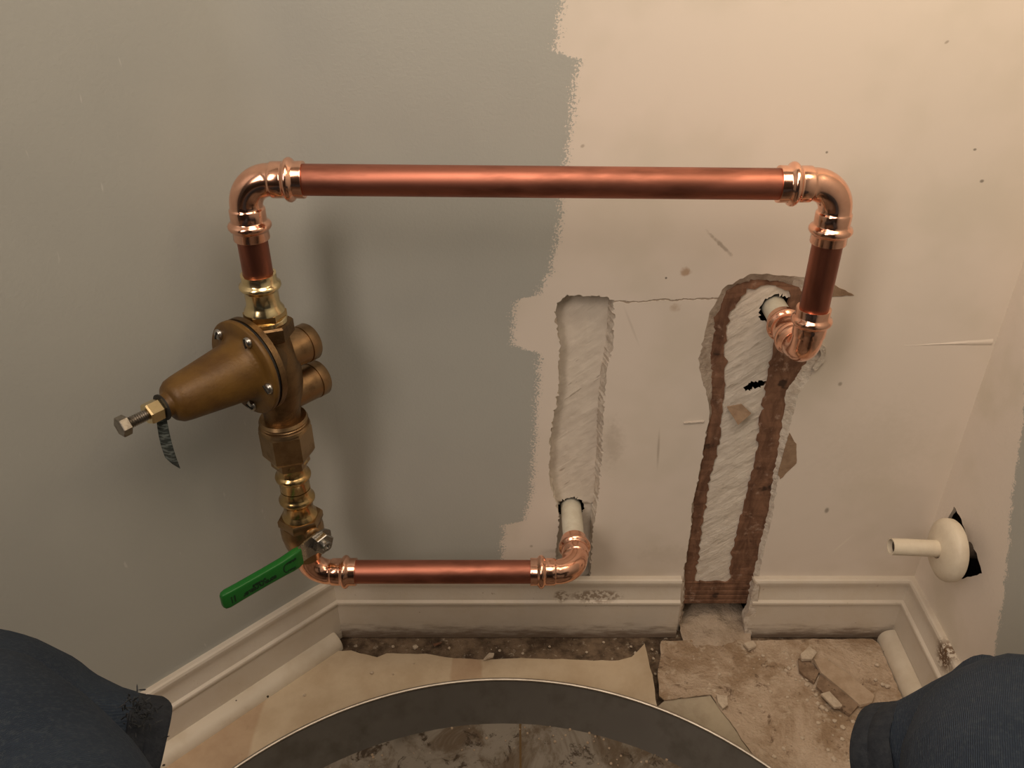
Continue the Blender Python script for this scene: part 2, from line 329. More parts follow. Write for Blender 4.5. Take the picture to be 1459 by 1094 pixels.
# ------------------------------------------------------------------ mesh helpers
class MB:
    def __init__(s): s.v, s.f, s.mi = [], [], []
    def add(s, vs, fs, mi=0):
        k = len(s.v); s.v += [Vector(v) for v in vs]; s.f += [tuple(i + k for i in f) for f in fs]; s.mi += [mi] * len(fs)
        return s
    def lathe(s, prof, o, a, seg=40, mi=0, phase=0.0, ref=None):
        a = Vector(a).normalized(); o = Vector(o)
        r = Vector(ref) if ref else (Vector((0, 0, 1)) if abs(a.z) < .9 else Vector((1, 0, 0)))
        u = a.cross(r).normalized(); w_ = a.cross(u)
        vs, fs, rings = [], [], []
        for (q, rad) in prof:
            if rad < 1e-6:
                rings.append([len(vs)]); vs.append(o + a * q)
            else:
                ring = []
                for i in range(seg):
                    an = phase + 2 * math.pi * i / seg
                    ring.append(len(vs)); vs.append(o + a * q + (u * math.cos(an) + w_ * math.sin(an)) * rad)
                rings.append(ring)
        for A, B in zip(rings, rings[1:]):
            for i in range(seg):
                j = (i + 1) % seg
                if len(A) == 1 and len(B) == 1: continue
                if len(A) == 1: fs.append((A[0], B[j], B[i]))
                elif len(B) == 1: fs.append((A[i], A[j], B[0]))
                else: fs.append((A[i], A[j], B[j], B[i]))
        return s.add(vs, fs, mi)
    def hexn(s, o, a, h, r, mi=0, phase=0.0, c=.12, hole=0.0):
        return s.lathe([(0, hole), (0, r * .93), (h * c, r), (h * (1 - c), r), (h, r * .93), (h, hole)], o, a, 6, mi, phase)
    def sweep(s, stations, seg=40, mi=0):
        # stations: (centre, tangent, side, radius)
        vs, fs = [], []
        for c, tg, sd, r in stations:
            b = tg.cross(sd)
            for i in range(seg):
                an = 2 * math.pi * i / seg
                vs.append(c + (sd * math.cos(an) + b * math.sin(an)) * r)
        n = len(stations)
        for k in range(n - 1):
            for i in range(seg):
                j = (i + 1) % seg
                fs.append((k * seg + i, k * seg + j, (k + 1) * seg + j, (k + 1) * seg + i))
        fs.append(tuple(range(seg))); fs.append(tuple((n - 1) * seg + i for i in range(seg)))
        return s.add(vs, fs, mi)
    def box(s, c, ax, ay, az, hx, hy, hz, mi=0, bev=0.0):
        c = Vector(c); ax, ay, az = Vector(ax).normalized(), Vector(ay).normalized(), Vector(az).normalized()
        bm = bmesh.new(); bmesh.ops.create_cube(bm, size=2)
        for v in bm.verts: v.co = Vector((v.co.x * hx, v.co.y * hy, v.co.z * hz))
        if bev: bmesh.ops.bevel(bm, geom=bm.edges[:], offset=bev, segments=3, affect='EDGES', profile=.6)
        bm.verts.index_update()
        vs = [c + ax * v.co.x + ay * v.co.y + az * v.co.z for v in bm.verts]
        fs = [tuple(v.index for v in f.verts) for f in bm.faces]; bm.free()
        return s.add(vs, fs, mi)
    def build(s, name, mats, parent=None, loc=None, angle=35, smooth=True):
        if not isinstance(mats, (list, tuple)): mats = [mats]
        base = Vector(loc) if loc is not None else (Vector(parent.get('_o', (0, 0, 0))) if parent else Vector((0, 0, 0)))
        me = bpy.data.meshes.new(name); me.from_pydata([v - base for v in s.v], [], s.f)
        for m in mats: me.materials.append(m)
        for p, i in zip(me.polygons, s.mi): p.material_index = i; p.use_smooth = smooth
        bm = bmesh.new(); bm.from_mesh(me); bmesh.ops.remove_doubles(bm, verts=bm.verts, dist=1e-6)
        bmesh.ops.recalc_face_normals(bm, faces=bm.faces); bm.to_mesh(me); bm.free()
        if smooth: me.set_sharp_from_angle(angle=R(angle))
        o = bpy.data.objects.new(name, me); col.objects.link(o)
        if parent: o.parent = parent
        else: o.location = base
        if not parent or parent.get('_o') is not None: o['_o'] = tuple(base)
        return o
def tag(o, label=None, cat=None, group=None, kind=None):
    if label: o['label'] = label
    if cat: o['category'] = cat
    if group: o['group'] = group
    if kind: o['kind'] = kind
    return o
def thing(name, label, cat, loc, group=None):
    o = bpy.data.objects.new(name, None); col.objects.link(o); o.location = loc; o['_o'] = tuple(loc); o.empty_display_size = .03
    return tag(o, label, cat, group)

def sheet(poly, zf, step=0.008, thick=0.0, jag=0.0, seed=0, axis='z', holes=None):
    """A sheet filling a 2-D outline with an inner grid; zf gives the third coordinate. axis 'z': (x,y)->z; 'y': (x,z)->y."""
    rnd = random.Random(seed)
    P = []
    n = len(poly)
    for i in range(n):
        a, b = Vector(poly[i]), Vector(poly[(i + 1) % n]); L = (b - a).length; k = max(1, int(L / step))
        for j in range(k):
            q = a.lerp(b, j / k)
            if jag: q = q + Vector((rnd.uniform(-jag, jag), rnd.uniform(-jag, jag)))
            P.append(q)
    nb = len(P)
    xs = [p.x for p in P]; ys = [p.y for p in P]
    pts = list(P)
    x = min(xs)
    while x < max(xs):
        y = min(ys)
        while y < max(ys):
            pts.append(Vector((x + rnd.uniform(-.38, .38) * step, y + rnd.uniform(-.38, .38) * step))); y += step
        x += step
    r = delaunay_2d_cdt(pts, [], [list(range(nb))], 1, 1e-6)
    vv, ff = r[0], r[2]
    if holes:
        keep = []
        for f in ff:
            c = sum((vv[i] for i in f), Vector((0, 0))) / len(f)
            if not any(h(c) for h in holes): keep.append(f)
        ff = keep
    up = 1.0
    def P3(v, d): 
        h = zf(v.x, v.y)
        return (v.x, v.y, h + d) if axis == 'z' else (v.x, h + d, v.y)
    mb = MB()
    nv = len(vv)
    if thick:
        from collections import Counter
        vs = [P3(v, 0) for v in vv] + [P3(v, -thick if axis == 'z' else thick) for v in vv]
        fs = [tuple(f) for f in ff] + [tuple(i + nv for i in reversed(f)) for f in ff]
        ed = Counter()
        for f in ff:
            for i in range(len(f)): ed[frozenset((f[i], f[(i + 1) % len(f)]))] += 1
        for f in ff:
            for i in range(len(f)):
                a, b = f[i], f[(i + 1) % len(f)]
                if ed[frozenset((a, b))] == 1: fs.append((b, a, a + nv, b + nv))
        mb.add(vs, fs)
    else:
        mb.add([P3(v, 0) for v in vv], [tuple(f) for f in ff])
    return mb
def fb(x, y, s=1.0, seed=0.0, octs=4): return noise.fractal(Vector((x * s, y * s, seed)), 1.0, 2.0, octs)

# ------------------------------------------------------------------ setting: walls, floor
def subdiv_pair(outer, inner, step, jo, ji, seed, closed):
    rnd = random.Random(seed); A, B = [], []
    n = len(outer)
    for i in range(n if closed else n - 1):
        a, b = outer[i], outer[(i + 1) % n]; c, d = inner[i], inner[(i + 1) % n]
        k = max(1, int((b - a).length / step))
        for j in range(k):
            q = j / k
            A.append(a.lerp(b, q) + Vector((rnd.gauss(0, jo), 0, rnd.gauss(0, jo)))); B.append(c.lerp(d, q) + Vector((rnd.gauss(0, ji), 0, rnd.gauss(0, ji))))
    if not closed: A.append(outer[-1]); B.append(inner[-1])
    return A, B

H1 = [(808, 421, 4), (795, 430, 3), (791, 445, 2), (793, 470, 2), (797, 490, 2), (796, 520, 2), (796, 545, 2), (793, 575, 2), (786, 605, 2), (783, 640, 2), (782, 680, 2),
      (790, 710, 1), (796, 733, 0), (796, 755, 0), (793, 772, 0), (792, 792, 0), (790, 840, 0), (842, 840, -1), (842, 796, -1), (844, 763, -2), (847, 743, -3), (851, 722, -4), (854, 691, -5), (856, 660, -6),
      (858, 649, -6), (860, 588, -7), (862, 558, -6), (864, 533, -6), (873, 498, -8), (875, 462, -8), (875, 429, -6), (864, 422, -2), (842, 422, 0), (823, 421, 0)]
YI1 = YW + .018
h1o = [aty(x, y, YW) for x, y, d in H1]; h1i = [aty(x + d, y, YW) for x, y, d in H1]
for p in h1i: p.y = YI1
h1o, h1i = subdiv_pair(h1o, h1i, .0028, .0010, .0006, 3, True)
# wide chase: outline from the floor up the near side, over the top and down again; inner line = where the torn layers end
H2 = [(961, 930, 966, 930), (963, 915, 968, 915), (973, 856, 977, 856), (974.5, 833, 977, 833), (974.5, 813, 977, 813), (984, 757, 986, 757), (986, 718, 989, 718), (994, 688, 996, 688), (1002, 639, 1004, 639),
      (1011, 593, 1014, 593), (1010, 578, 1014, 578), (1006, 557, 1016, 557), (999, 537, 1015, 535), (996, 512, 1014, 512), (1003, 481, 1018, 484), (1009, 450, 1020, 455), (1019, 432, 1028, 442), (1032, 408, 1037, 416), (1044, 404, 1052, 409),
      (1069, 390, 1072, 401), (1092, 390, 1094, 401), (1120, 393, 1118, 405), (1145, 394, 1140, 412), (1162, 410, 1148, 425), (1170, 440, 1156, 450), (1168, 470, 1156, 470), (1165, 487, 1156, 490), (1174, 504, 1158, 508), (1161, 526, 1143, 528), (1137, 565, 1122, 560),
      (1124, 613, 1114, 618), (1108, 685, 1103, 685), (1101, 734, 1096, 731), (1088, 787, 1083, 785), (1080, 830, 1072, 830), (1068, 880, 1060, 880), (1064, 930, 1056, 930)]
YI2 = YW + .0055
h2o = [aty(a, b, YW) for a, b, c, d in H2]; h2i = [aty(c, d, YW) for a, b, c, d in H2]
for p in h2i: p.y = YI2
for L in (h2o, h2i):
    for k in (0, -1): L[k].z = 0.0
nsplit = 24
h2o, h2i = subdiv_pair(h2o, h2i, .004, .0006, .0007, 5, False)
for L in (h2o, h2i):
    for k in (0, -1): L[k].z = 0.0
WT = 2.4
outer = [Vector((LX, YW, 0))] + h2o + [Vector((RX, YW, 0)), Vector((RX, YW, WT)), Vector((LX, YW, WT))]
polys = [outer, h1o]
tri = tessellate_polygon([[Vector((p.x, p.z, 0)) for p in L] for L in polys])
flat = outer + h1o
mb = MB().add(flat, [tuple(t_) for t_ in tri])
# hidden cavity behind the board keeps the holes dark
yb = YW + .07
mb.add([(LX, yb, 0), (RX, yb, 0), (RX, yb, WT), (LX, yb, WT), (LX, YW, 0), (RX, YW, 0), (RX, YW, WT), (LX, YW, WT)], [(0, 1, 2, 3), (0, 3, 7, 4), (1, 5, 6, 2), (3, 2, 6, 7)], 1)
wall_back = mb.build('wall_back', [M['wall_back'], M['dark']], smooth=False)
tag(wall_back, 'back wall half painted grey with off-white paint and two cut chases', None, None, 'structure')
def strip_between(A, B, closed, name, m, parent):
    n = len(A); vs = A + B
    fs = [(i, (i + 1) % n, n + (i + 1) % n, n + i) for i in range(n if closed else n - 1)]
    return MB().add(vs, fs).build(name, m, parent)
tag(strip_between(h1o, h1i, True, 'recess_edge', M['edge_white'], wall_back), 'ragged white cut edge of the narrow recess')
ks = next(i for i, p in enumerate(h2o) if p.x > aty(1130, 394, YW).x and p.z > .5)
tag(strip_between(h2o[:ks + 1], h2i[:ks + 1], False, 'torn_edge', M['edge_grey'], wall_back), 'grey torn board edge of the wide chase')
tag(strip_between(h2o[ks:], h2i[ks:], False, 'torn_edge', M['edge_white'], wall_back), 'white torn paint edge of the wide chase')

# --- narrow recess floor
XB, ZP = 0.079, 0.2125
def in1(c):
    dx, dz = c.x - XB, c.y - ZP
    return math.hypot(dx, dz - .001) < .0185 + .003 * fb(c.x, c.y, 90, 2.0)
x0, x1 = min(p.x for p in h1i) - .006, max(p.x for p in h1i) + .006
z0_, z1_ = .07, max(p.z for p in h1i) + .004
def dep1(x, z):
    g = .0008 * fb((x + z) * .35, (x - z) * 1.0, 42, 1.0) + .0004 * fb(x, z, 200, 4.0)
    return YI1 - .0005 + g + (.003 if z < ZP + .01 else 0)
mbx = sheet([(x0, z0_), (x1, z0_), (x1, z1_), (x0, z1_)], dep1, .0032, 0, 0, 1, 'y', [in1])
tag(mbx.build('recess_plaster', M['gyp'], wall_back, angle=60), 'scraped white plaster inside the narrow recess')

# --- wide chase: brown torn paper layer with the white core showing between
GYP = [(1067, 414), (1048, 442), (1039, 448), (1036, 483), (1034, 524), (1032, 566), (1029, 590), (1027, 626), (1019, 660), (1011, 692), (1003, 740), (1001, 757), (994, 810), (990, 833), (1041, 833), (1045, 790), (1055, 750), (1062, 724), (1072, 682),
       (1080, 655), (1083, 609), (1090, 575), (1095, 545), (1101, 515), (1104, 495), (1118, 470), (1126, 440), (1128, 418), (1104, 409), (1085, 411)]
gy2 = [(aty(x, y, YW).x, aty(x, y, YW).z) for x, y in GYP]
rnd = random.Random(11); gj = []
for i in range(len(gy2)):
    a, b = Vector(gy2[i]), Vector(gy2[(i + 1) % len(gy2)]); k = max(1, int((b - a).length / .005))
    gj += [a.lerp(b, j / k) + Vector((rnd.gauss(0, .0012), rnd.gauss(0, .0012))) for j in range(k)]
pap = [Vector((p.x, p.z)) for p in h2i]
zlow = aty(1000, 861, YW).z
pn = []
for i, p in enumerate(pap):
    a, b = pap[max(0, i - 3)], pap[min(len(pap) - 1, i + 3)]; tg = (b - a).normalized()
    q = p + Vector((-tg.y, tg.x)) * .007; pn.append(Vector((q.x, max(q.y, zlow))))
pap = pn
tri = tessellate_polygon([[Vector((p.x, p.y, 0)) for p in L] for L in (pap, gj)])
allp = pap + gj; n_ = len(allp)
def ypap(x, z): return YI2 + .0012 * fb(x, z, 70, 9.0)
vs = [(p.x, ypap(p.x, p.y), p.y) for p in allp] + [(p.x, YI2 + .006, p.y) for p in allp]
fs = [tuple(q) for q in tri]
k0 = len(pap); kg = len(gj)
fs += [(k0 + i, k0 + (i + 1) % kg, n_ + k0 + (i + 1) % kg, n_ + k0 + i) for i in range(kg)]
tag(MB().add(vs, fs).build('brown_paper', M['paper'], wall_back, smooth=False), 'torn brown paper layer along both sides of the chase')
hc = aty(1080, 553, YW); ZR = .5140; XR = .2997
def hole2(c):
    dx, dz = (c.x - hc.x) / .014, (c.y - hc.z - .35 * (c.x - hc.x)) / .0048
    if math.hypot(dx, dz) < 1 + .5 * fb(c.x, c.y, 120, 3.0): return True
    return math.hypot(c.x - XR, c.y - ZR) < .0185 + .003 * fb(c.x, c.y, 90, 7.0)
def dep2(x, z): return YI2 + .0025 + .0011 * fb((x + z) * .4, (x - z) * 1.0, 42, 5.0) + .0006 * fb(x, z, 160, 8.0)
xs = [p.x for p in gj]; zs = [p.y for p in gj]
mbx = sheet([(min(xs) - .004, zlow + .004), (max(xs) + .012, zlow + .004), (max(xs) + .012, max(zs) + .006), (min(xs) - .004, max(zs) + .006)], dep2, .003, 0, 0, 2, 'y', [hole2])
tag(mbx.build('chase_plaster', M['gyp_white'], wall_back, angle=60), 'rough white core between the brown paper strips')
# ledge board at the foot of the chase, patches of bare paper beside it, loose flap
def flat_patch(name, pxs, m, label, y=YW - .0006, th=.0008, jag=.0006, seed=1):
    P = [aty(x, yy, YW) for x, yy in pxs]
    tag(sheet([(p.x, p.z) for p in P], lambda a, b: y, .004, th, jag, seed, 'y').build(name, m, wall_back, angle=60), label)
flat_patch('paper_patch', [(1125, 616), (1134, 632), (1135, 659), (1112, 682), (1108, 676), (1117, 640)], M['patch'], 'bare tan patch beside the chase', seed=3)
flat_patch('paper_spike', [(1150, 399), (1186, 405), (1217, 420), (1182, 423), (1160, 421)], M['patch'], 'pointed tan tear behind the riser', seed=4)
flat_patch('paper_curl', [(1166, 486), (1176, 492), (1174, 512), (1160, 527), (1156, 522), (1168, 505)], M['edge_white'], 'curled paint flake beside the elbow', y=YW - .004, th=.003, seed=6)
a_, b_, c_, d_ = (aty(x, y, YW + .001) for x, y in [(1037, 583), (1057, 578), (1069, 587), (1049, 599)])
for q, dy in ((a_, .004), (b_, .002), (c_, -.004), (d_, -.010)): q.y += dy
mb = MB().add([a_, b_, c_, d_] + [q + Vector((0, .0012, .0008)) for q in (a_, b_, c_, d_)], [(0, 1, 2, 3), (4, 5, 6, 7), (0, 1, 5, 4), (1, 2, 6, 5), (2, 3, 7, 6), (3, 0, 4, 7)])
tag(mb.build('paper_flap', M['patch'], wall_back, smooth=False), 'small loose tan flap hanging in the chase')
mb = MB()
l0, l1 = aty(976, 845, YW), aty(1066, 862, YW)
for q in range(3):
    zz = l0.z + (l1.z - l0.z) * (q + .5) / 3
    mb.box(((l0.x + l1.x) / 2, YI2 + .006 - .001 * q, zz), (1, 0, 0), (0, 1, 0), (0, 0, 1), (l1.x - l0.x) / 2, .007, (l0.z - l1.z) / 6 - .0004, bev=.001)
tag(mb.build('sole_plate', M['paper'], wall_back), 'reddish brown wood at the foot of the chase')
# splintered upright hanging at the far side of the chase foot
pts = [aty(x, y, YW - .012) for x, y in [(1074, 828), (1081, 832), (1079, 862), (1069, 905), (1062, 912), (1059, 880), (1066, 870)]]
tag(sheet([(p.x, p.z) for p in pts], lambda a, b: YW - .014 + .001 * fb(a, b, 80), .004, .012, .0009, 8, 'y').build('torn_strip', M['edge_white'], wall_back, angle=60), 'hanging white torn strip at the skirting end')
# raised paper seam near the corner
sa, sb_ = aty(1288, 492, YW), aty(1414, 487, YW)
vs, fs = [], []
for i in range(25):
    q = i / 24; c = sa.lerp(sb_, q); hw = .001 + .0042 * q ** 1.3; rise = .0004 + .0012 * q
    for j in range(7):
        s_ = -1 + j / 3
        vs.append((c.x, YW + .0003 - rise * max(0, 1 - abs(s_) ** 1.5) * (1.0 if s_ < .3 else .75), c.z + s_ * hw + .0008 * fb(c.x, s_, 40)))
for i in range(24):
    for j in range(6): fs.append((i * 7 + j, i * 7 + j + 1, (i + 1) * 7 + j + 1, (i + 1) * 7 + j))
tag(MB().add(vs, fs).build('paper_seam', M['wall_back'], wall_back), 'raised paint ridge running to the corner')
# small flake ridges standing out of the paint
for (xa, ya, xb, yb_) in [(974, 602, 1003, 600)]:
    A, B = aty(xa, ya, YW), aty(xb, yb_, YW)
    MB().box((A + B) / 2 + Vector((0, -.0006, 0)), B - A, (0, 1, 0), (0, 0, 1), (B - A).length / 2, .0012, .0011, bev=.0006).build('paint_flake', M['edge_white'], wall_back)

# --- side walls
cL0 = Vector((LX, YW, 0))
def quad_wall(name, p, d, L, m, label, thick, nrm):
    d = Vector(d); p = Vector(p); n = Vector(nrm)
    q = p + d * L; bk = -n * thick
    mb = MB().add([p, q, q + Vector((0, 0, WT)), p + Vector((0, 0, WT)), p + bk, q + bk, q + bk + Vector((0, 0, WT)), p + bk + Vector((0, 0, WT))],
                  [(0, 1, 2, 3), (4, 7, 6, 5), (0, 4, 5, 1), (3, 2, 6, 7), (1, 5, 6, 2), (0, 3, 7, 4)])
    return tag(mb.build(name, m, smooth=False), label, None, None, 'structure')
quad_wall('wall_left', (LX, YW, 0), LDIR, 1.5, M['wall_left'], 'grey painted side wall behind the regulator', .03, LN)
vs, fs = [], []
fa, fc, fe = cL0 + LDIR * .035, cL0, cL0 + Vector((.035, 0, 0))
for zz in (.1, WT):
    for i in range(11):
        q = i / 10; p = fa * (1 - q) ** 2 + fc * 2 * q * (1 - q) + fe * q * q
        vs.append((p.x, p.y, zz))
for i in range(10): fs.append((i, i + 1, 12 + i, 11 + i))
tag(MB().add(vs, fs).build('corner_joint', M['wall_left'], bpy.data.objects['wall_left'], angle=60), 'rounded plaster corner between the grey walls')
# right wall with the jagged hole behind the escutcheon
HR = [(1338, 765), (1354, 733), (1359, 722), (1367, 734), (1374, 752), (1380, 772), (1392, 788), (1399, 816), (1389, 821), (1378, 822), (1367, 826), (1345, 815)]
hr = [onright(x, y) for x, y in HR]; hb = [p - RN * .005 for p in hr]
c_ = sum(hb, Vector()) / len(hb)
rnd = random.Random(4); hr2, hb2 = [], []
for i in range(len(hr)):
    for j in range(3):
        e = Vector((0, rnd.gauss(0, .0006), rnd.gauss(0, .0006)))
        hr2.append(hr[i].lerp(hr[(i + 1) % len(hr)], j / 3) + e); hb2.append(hb[i].lerp(hb[(i + 1) % len(hr)], j / 3) + e * 2)
p0 = Vector((RX, YW, 0)); p1 = p0 + RDIR * 1.9
outer = [p0, p1, p1 + Vector((0, 0, WT)), p0 + Vector((0, 0, WT))]
tri = tessellate_polygon([[Vector((p.y, p.z, 0)) for p in L] for L in (outer, hr2)])
mb = MB().add(outer + hr2, [tuple(q) for q in tri])
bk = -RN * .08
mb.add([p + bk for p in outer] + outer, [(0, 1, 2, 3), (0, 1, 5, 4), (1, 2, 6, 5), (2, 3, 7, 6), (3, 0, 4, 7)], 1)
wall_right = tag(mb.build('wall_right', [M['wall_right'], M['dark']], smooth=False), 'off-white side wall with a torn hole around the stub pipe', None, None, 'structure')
strip_between(hr2, hb2, True, 'hole_edge', M['edge_white'], wall_right)
# room beyond the frame
mb = MB().box((-.3, -1.25, WT / 2), (1, 0, 0), (0, 1, 0), (0, 0, 1), 1.2, .03, WT / 2)
tag(mb.build('wall_front', M['dark_wall'], smooth=False), 'dark wall behind the camera', None, None, 'structure')
mb = MB().box((-.3, -.15, WT + .03), (1, 0, 0), (0, 1, 0), (0, 0, 1), 1.3, 1.2, .03)
tag(mb.build('ceiling', M['ceiling'], smooth=False), 'plain ceiling above the alcove', None, None, 'structure')
mb = sheet([(-1.45, -1.22), (.62, -1.22), (.62, .905), (-.30, .905), (-1.45, -.25)], lambda x, y: .0016 * fb(x, y, 40) * (1 if y > .4 else 0) - .002, .03)
tag(mb.build('floor', M['subfloor'], angle=60), 'dirty dark subfloor between the torn vinyl sheets', None, None, 'structure')

# --- skirting boards
PROF = [(0.0, .107), (.0060, .107), (.0085, .1058), (.0098, .1030), (.0098, .0985), (.0088, .0955), (.0086, .0900), (.0092, .0840), (.0106, .0785), (.0118, .0730), (.0156, .0712), (.0162, .0695), (.0158, .0665), (.0140, .065), (.0140, 0.0), (0.0, 0.0)]
def extrude(name, stations, m, label, kind='structure', prof=PROF):
    """stations: functions (d) -> xy point for every end of the run"""
    vs = []; n = len(prof)
    for st in stations:
        for d, z in prof:
            p = st(d, z); vs.append((p[0], p[1], z))
    fs = []
    for k in range(len(stations) - 1):
        for i in range(n): fs.append((k * n + i, k * n + (i + 1) % n, (k + 1) * n + (i + 1) % n, (k + 1) * n + i))
    fs.append(tuple(range(n))); fs.append(tuple((len(stations) - 1) * n + i for i in range(n)))
    o = MB().add(vs, fs).build(name, m, angle=24)
    return tag(o, label, None, None, kind)
cL = Vector((LX, YW, 0)); cR = Vector((RX, YW, 0)); t22 = math.tan(R(22.5))
xa0, xa1 = aty(963, 907, .826).x, aty(973, 832, .826).x
extrude('baseboard_back', [lambda d, z: (LX + d * t22, YW - d), lambda d, z: (xa0 + (xa1 - xa0) * min(1, z / .1), YW - d)], M['trim_back'], 'long dirty white skirting below the narrow recess')
xb0, xb1 = aty(1063, 907, .826).x, aty(1077, 832, .826).x
extrude('baseboard_back', [lambda d, z: (xb0 + (xb1 - xb0) * min(1, z / .1), YW - d), lambda d, z: (RX - d, YW - d)], M['trim_back'], 'short white skirting piece between the wide chase and the corner')
def lst(tt): return lambda d, z: tuple((cL + LDIR * (tt - (0)) + LN * d)[:2])
extrude('baseboard_left', [lambda d, z: (LX + d * t22, YW - d), lst(1.3)], M['trim_left'], 'white skirting along the grey side wall')
extrude('baseboard_right', [lambda d, z: (RX - d, YW - d), lambda d, z: tuple((cR + RDIR * 1.3 + RN * d)[:2])], M['trim_right'], 'rust spotted white skirting under the stub pipe')
def quarter(name, c, dr, nr, t0, t1, rw, rh, m, label):
    vs, fs = [], []; K = 14
    steps = [(t0, .80), (t0 + .0015, .94), (t0 + .005, 1.0), (t1, 1.0)]
    for tt, sc_ in steps:
        for i in range(K + 1):
            an = math.pi / 2 * i / K * 1.0
            p = c + dr * tt + nr * (.014 + rw * math.sin(an) ** .9 * sc_)
            vs.append((p.x, p.y, .001 + rh * math.cos(an) ** .8 * sc_))
        p = c + dr * tt + nr * .014; vs.append((p.x, p.y, .001))
    n = K + 2
    for k in range(len(steps) - 1):
        for i in range(n): fs.append((k * n + i, k * n + (i + 1) % n, (k + 1) * n + (i + 1) % n, (k + 1) * n + i))
    fs.append(tuple(range(n))); fs.append(tuple((len(steps) - 1) * n + i for i in range(n)))
    tag(MB().add(vs, fs).build(name, m), label, None, None, 'structure')
quarter('trim_1', cL, LDIR, LN, .016, 1.25, .020, .020, M['quarter'], 'white quarter round along the grey side wall')
quarter('trim_2', cR, RDIR, RN, .018, 1.1, .021, .022, M['quarter'], 'white quarter round under the stub pipe wall')

# ------------------------------------------------------------------ floor coverings
def onf(L, z=.004): return [tuple(atz(x, y, z)[:2]) for x, y in L]
VL = onf([(501, 927), (512, 931), (521, 933), (537, 937), (551, 931), (606, 932), (647, 938), (682, 940), (729, 938), (800, 940), (881, 942), (900, 941), (917, 931), (925, 966), (933, 1004), (940, 1030)])
pl = cL + LDIR * .6 + LN * .030
VL += [(.10, .55), (-.25, .45), (pl.x, pl.y)]
pl2 = cL + LDIR * .03 + LN * .030
VL += [(pl2.x, pl2.y)]
e0, e1 = atz(917, 931, .004), atz(933, 1004, .004)
def zvl(x, y):
    d = (e0.x + (y - e0.y) * (e1.x - e0.x) / (e1.y - e0.y)) - x
    lift = .020 * max(0, 1 - d / .045) ** 2 * max(0, min(1, (y - .685) / .05))
    return .0048 + (.0012 if y > .70 else .0004) * fb(x, y, 9, 3.0, 2) + lift
o = sheet(VL, zvl, .010, .002, .0008, 21).build('vinyl_flooring', M['vinyl'], loc=(0, .75, 0), angle=50)
tag(o, 'torn cream and tan printed vinyl sheet behind the metal pan', 'flooring', None)
VR = onf([(941, 913), (1000, 910), (1060, 911), (1070, 912), (1160, 910), (1243, 909)], .006)
pr = cR + RDIR * .03 + RN * .036; pr2 = cR + RDIR * .62 + RN * .036
VR += [(pr.x, pr.y), (pr2.x, pr2.y), (.47, .24)]
VR += onf([(1100, 1112), (1067, 1068), (1035, 1022), (1024, 1008), (1012, 991), (985, 994), (947, 998), (939, 991), (937, 960), (942, 930)], .016)
f0 = [Vector(p) for p in onf([(937, 960), (947, 998), (1012, 991), (1035, 1022), (1067, 1068), (1100, 1112)], .016)]
def segd(p, a, b):
    q = max(0, min(1, (p - a).dot(b - a) / (b - a).length_squared)); return (p - a - (b - a) * q).length
def zvr(x, y):
    p = Vector((x, y)); d = min(segd(p, f0[i], f0[i + 1]) for i in range(len(f0) - 1))
    return .005 + .013 * max(0, 1 - d / .05) ** 1.5 + .0018 * max(0, fb(x, y, 16, 5.0)) + .0008 * fb(x, y, 80, 6.0)
o = sheet(VR, zvr, .007, .002, .0008, 22).build('vinyl_flooring', M['dusty'], loc=(.4, .75, 0), angle=60)
tag(o, 'plaster dusted vinyl sheet with a lifted edge in front of the chase', 'flooring', None)
vr = o
FL = [(947, 998), (985, 994), (1012, 991), (1024, 1008), (1035, 1022), (1067, 1068), (1100, 1112)]
top = [atz(x, y, .0155) for x, y in FL]
bot = [Vector((a.x - .055 - .02 * (i < 2), a.y - .035 - .02 * (i < 4), .004)) for i, a in enumerate(top)]
vs, fs = [], []; NL = 8
for i in range(len(top)):
    for j in range(NL + 1):
        q = j / NL; p = top[i].lerp(bot[i], q); p.z = .0035 + .012 * (1 - q) ** 1.6; vs.append(p)
for i in range(len(top) - 1):
    for j in range(NL): fs.append((i * (NL + 1) + j, i * (NL + 1) + j + 1, (i + 1) * (NL + 1) + j + 1, (i + 1) * (NL + 1) + j))
tag(MB().add(vs, fs).build('curled_lip', M['flap'], vr), 'bare grey-green lip bent down towards the pan')
# mound of plaster dust at the foot of the chase
P = [aty(x, y, .84) for x, y in [(972, 900), (1062, 900)]]
x0, x1 = P[0].x + .006, P[1].x - .004
def zd(x, y):
    u = (x - x0) / (x1 - x0); v = (y - .80) / .085
    return .002 + max(0, .020 * math.sin(math.pi * (.04 + .92 * max(0, min(1, u)))) ** .3 * max(0, min(1, v * 1.1)) ** .8 + .006 * fb(x, y, 45, 2.0))
o = sheet([(x0 - .004, .796), (x1 + .002, .800), (x1 + .008, .83), (x1 + .006, .885), (x0 - .010, .885), (x0 - .012, .83)], zd, .005, 0, .001, 23).build('plaster_dust', M['dust'], loc=((x0 + x1) / 2, .84, 0), angle=60)
tag(o, 'pale heap of plaster dust at the foot of the wide chase', 'dust', None, 'stuff')

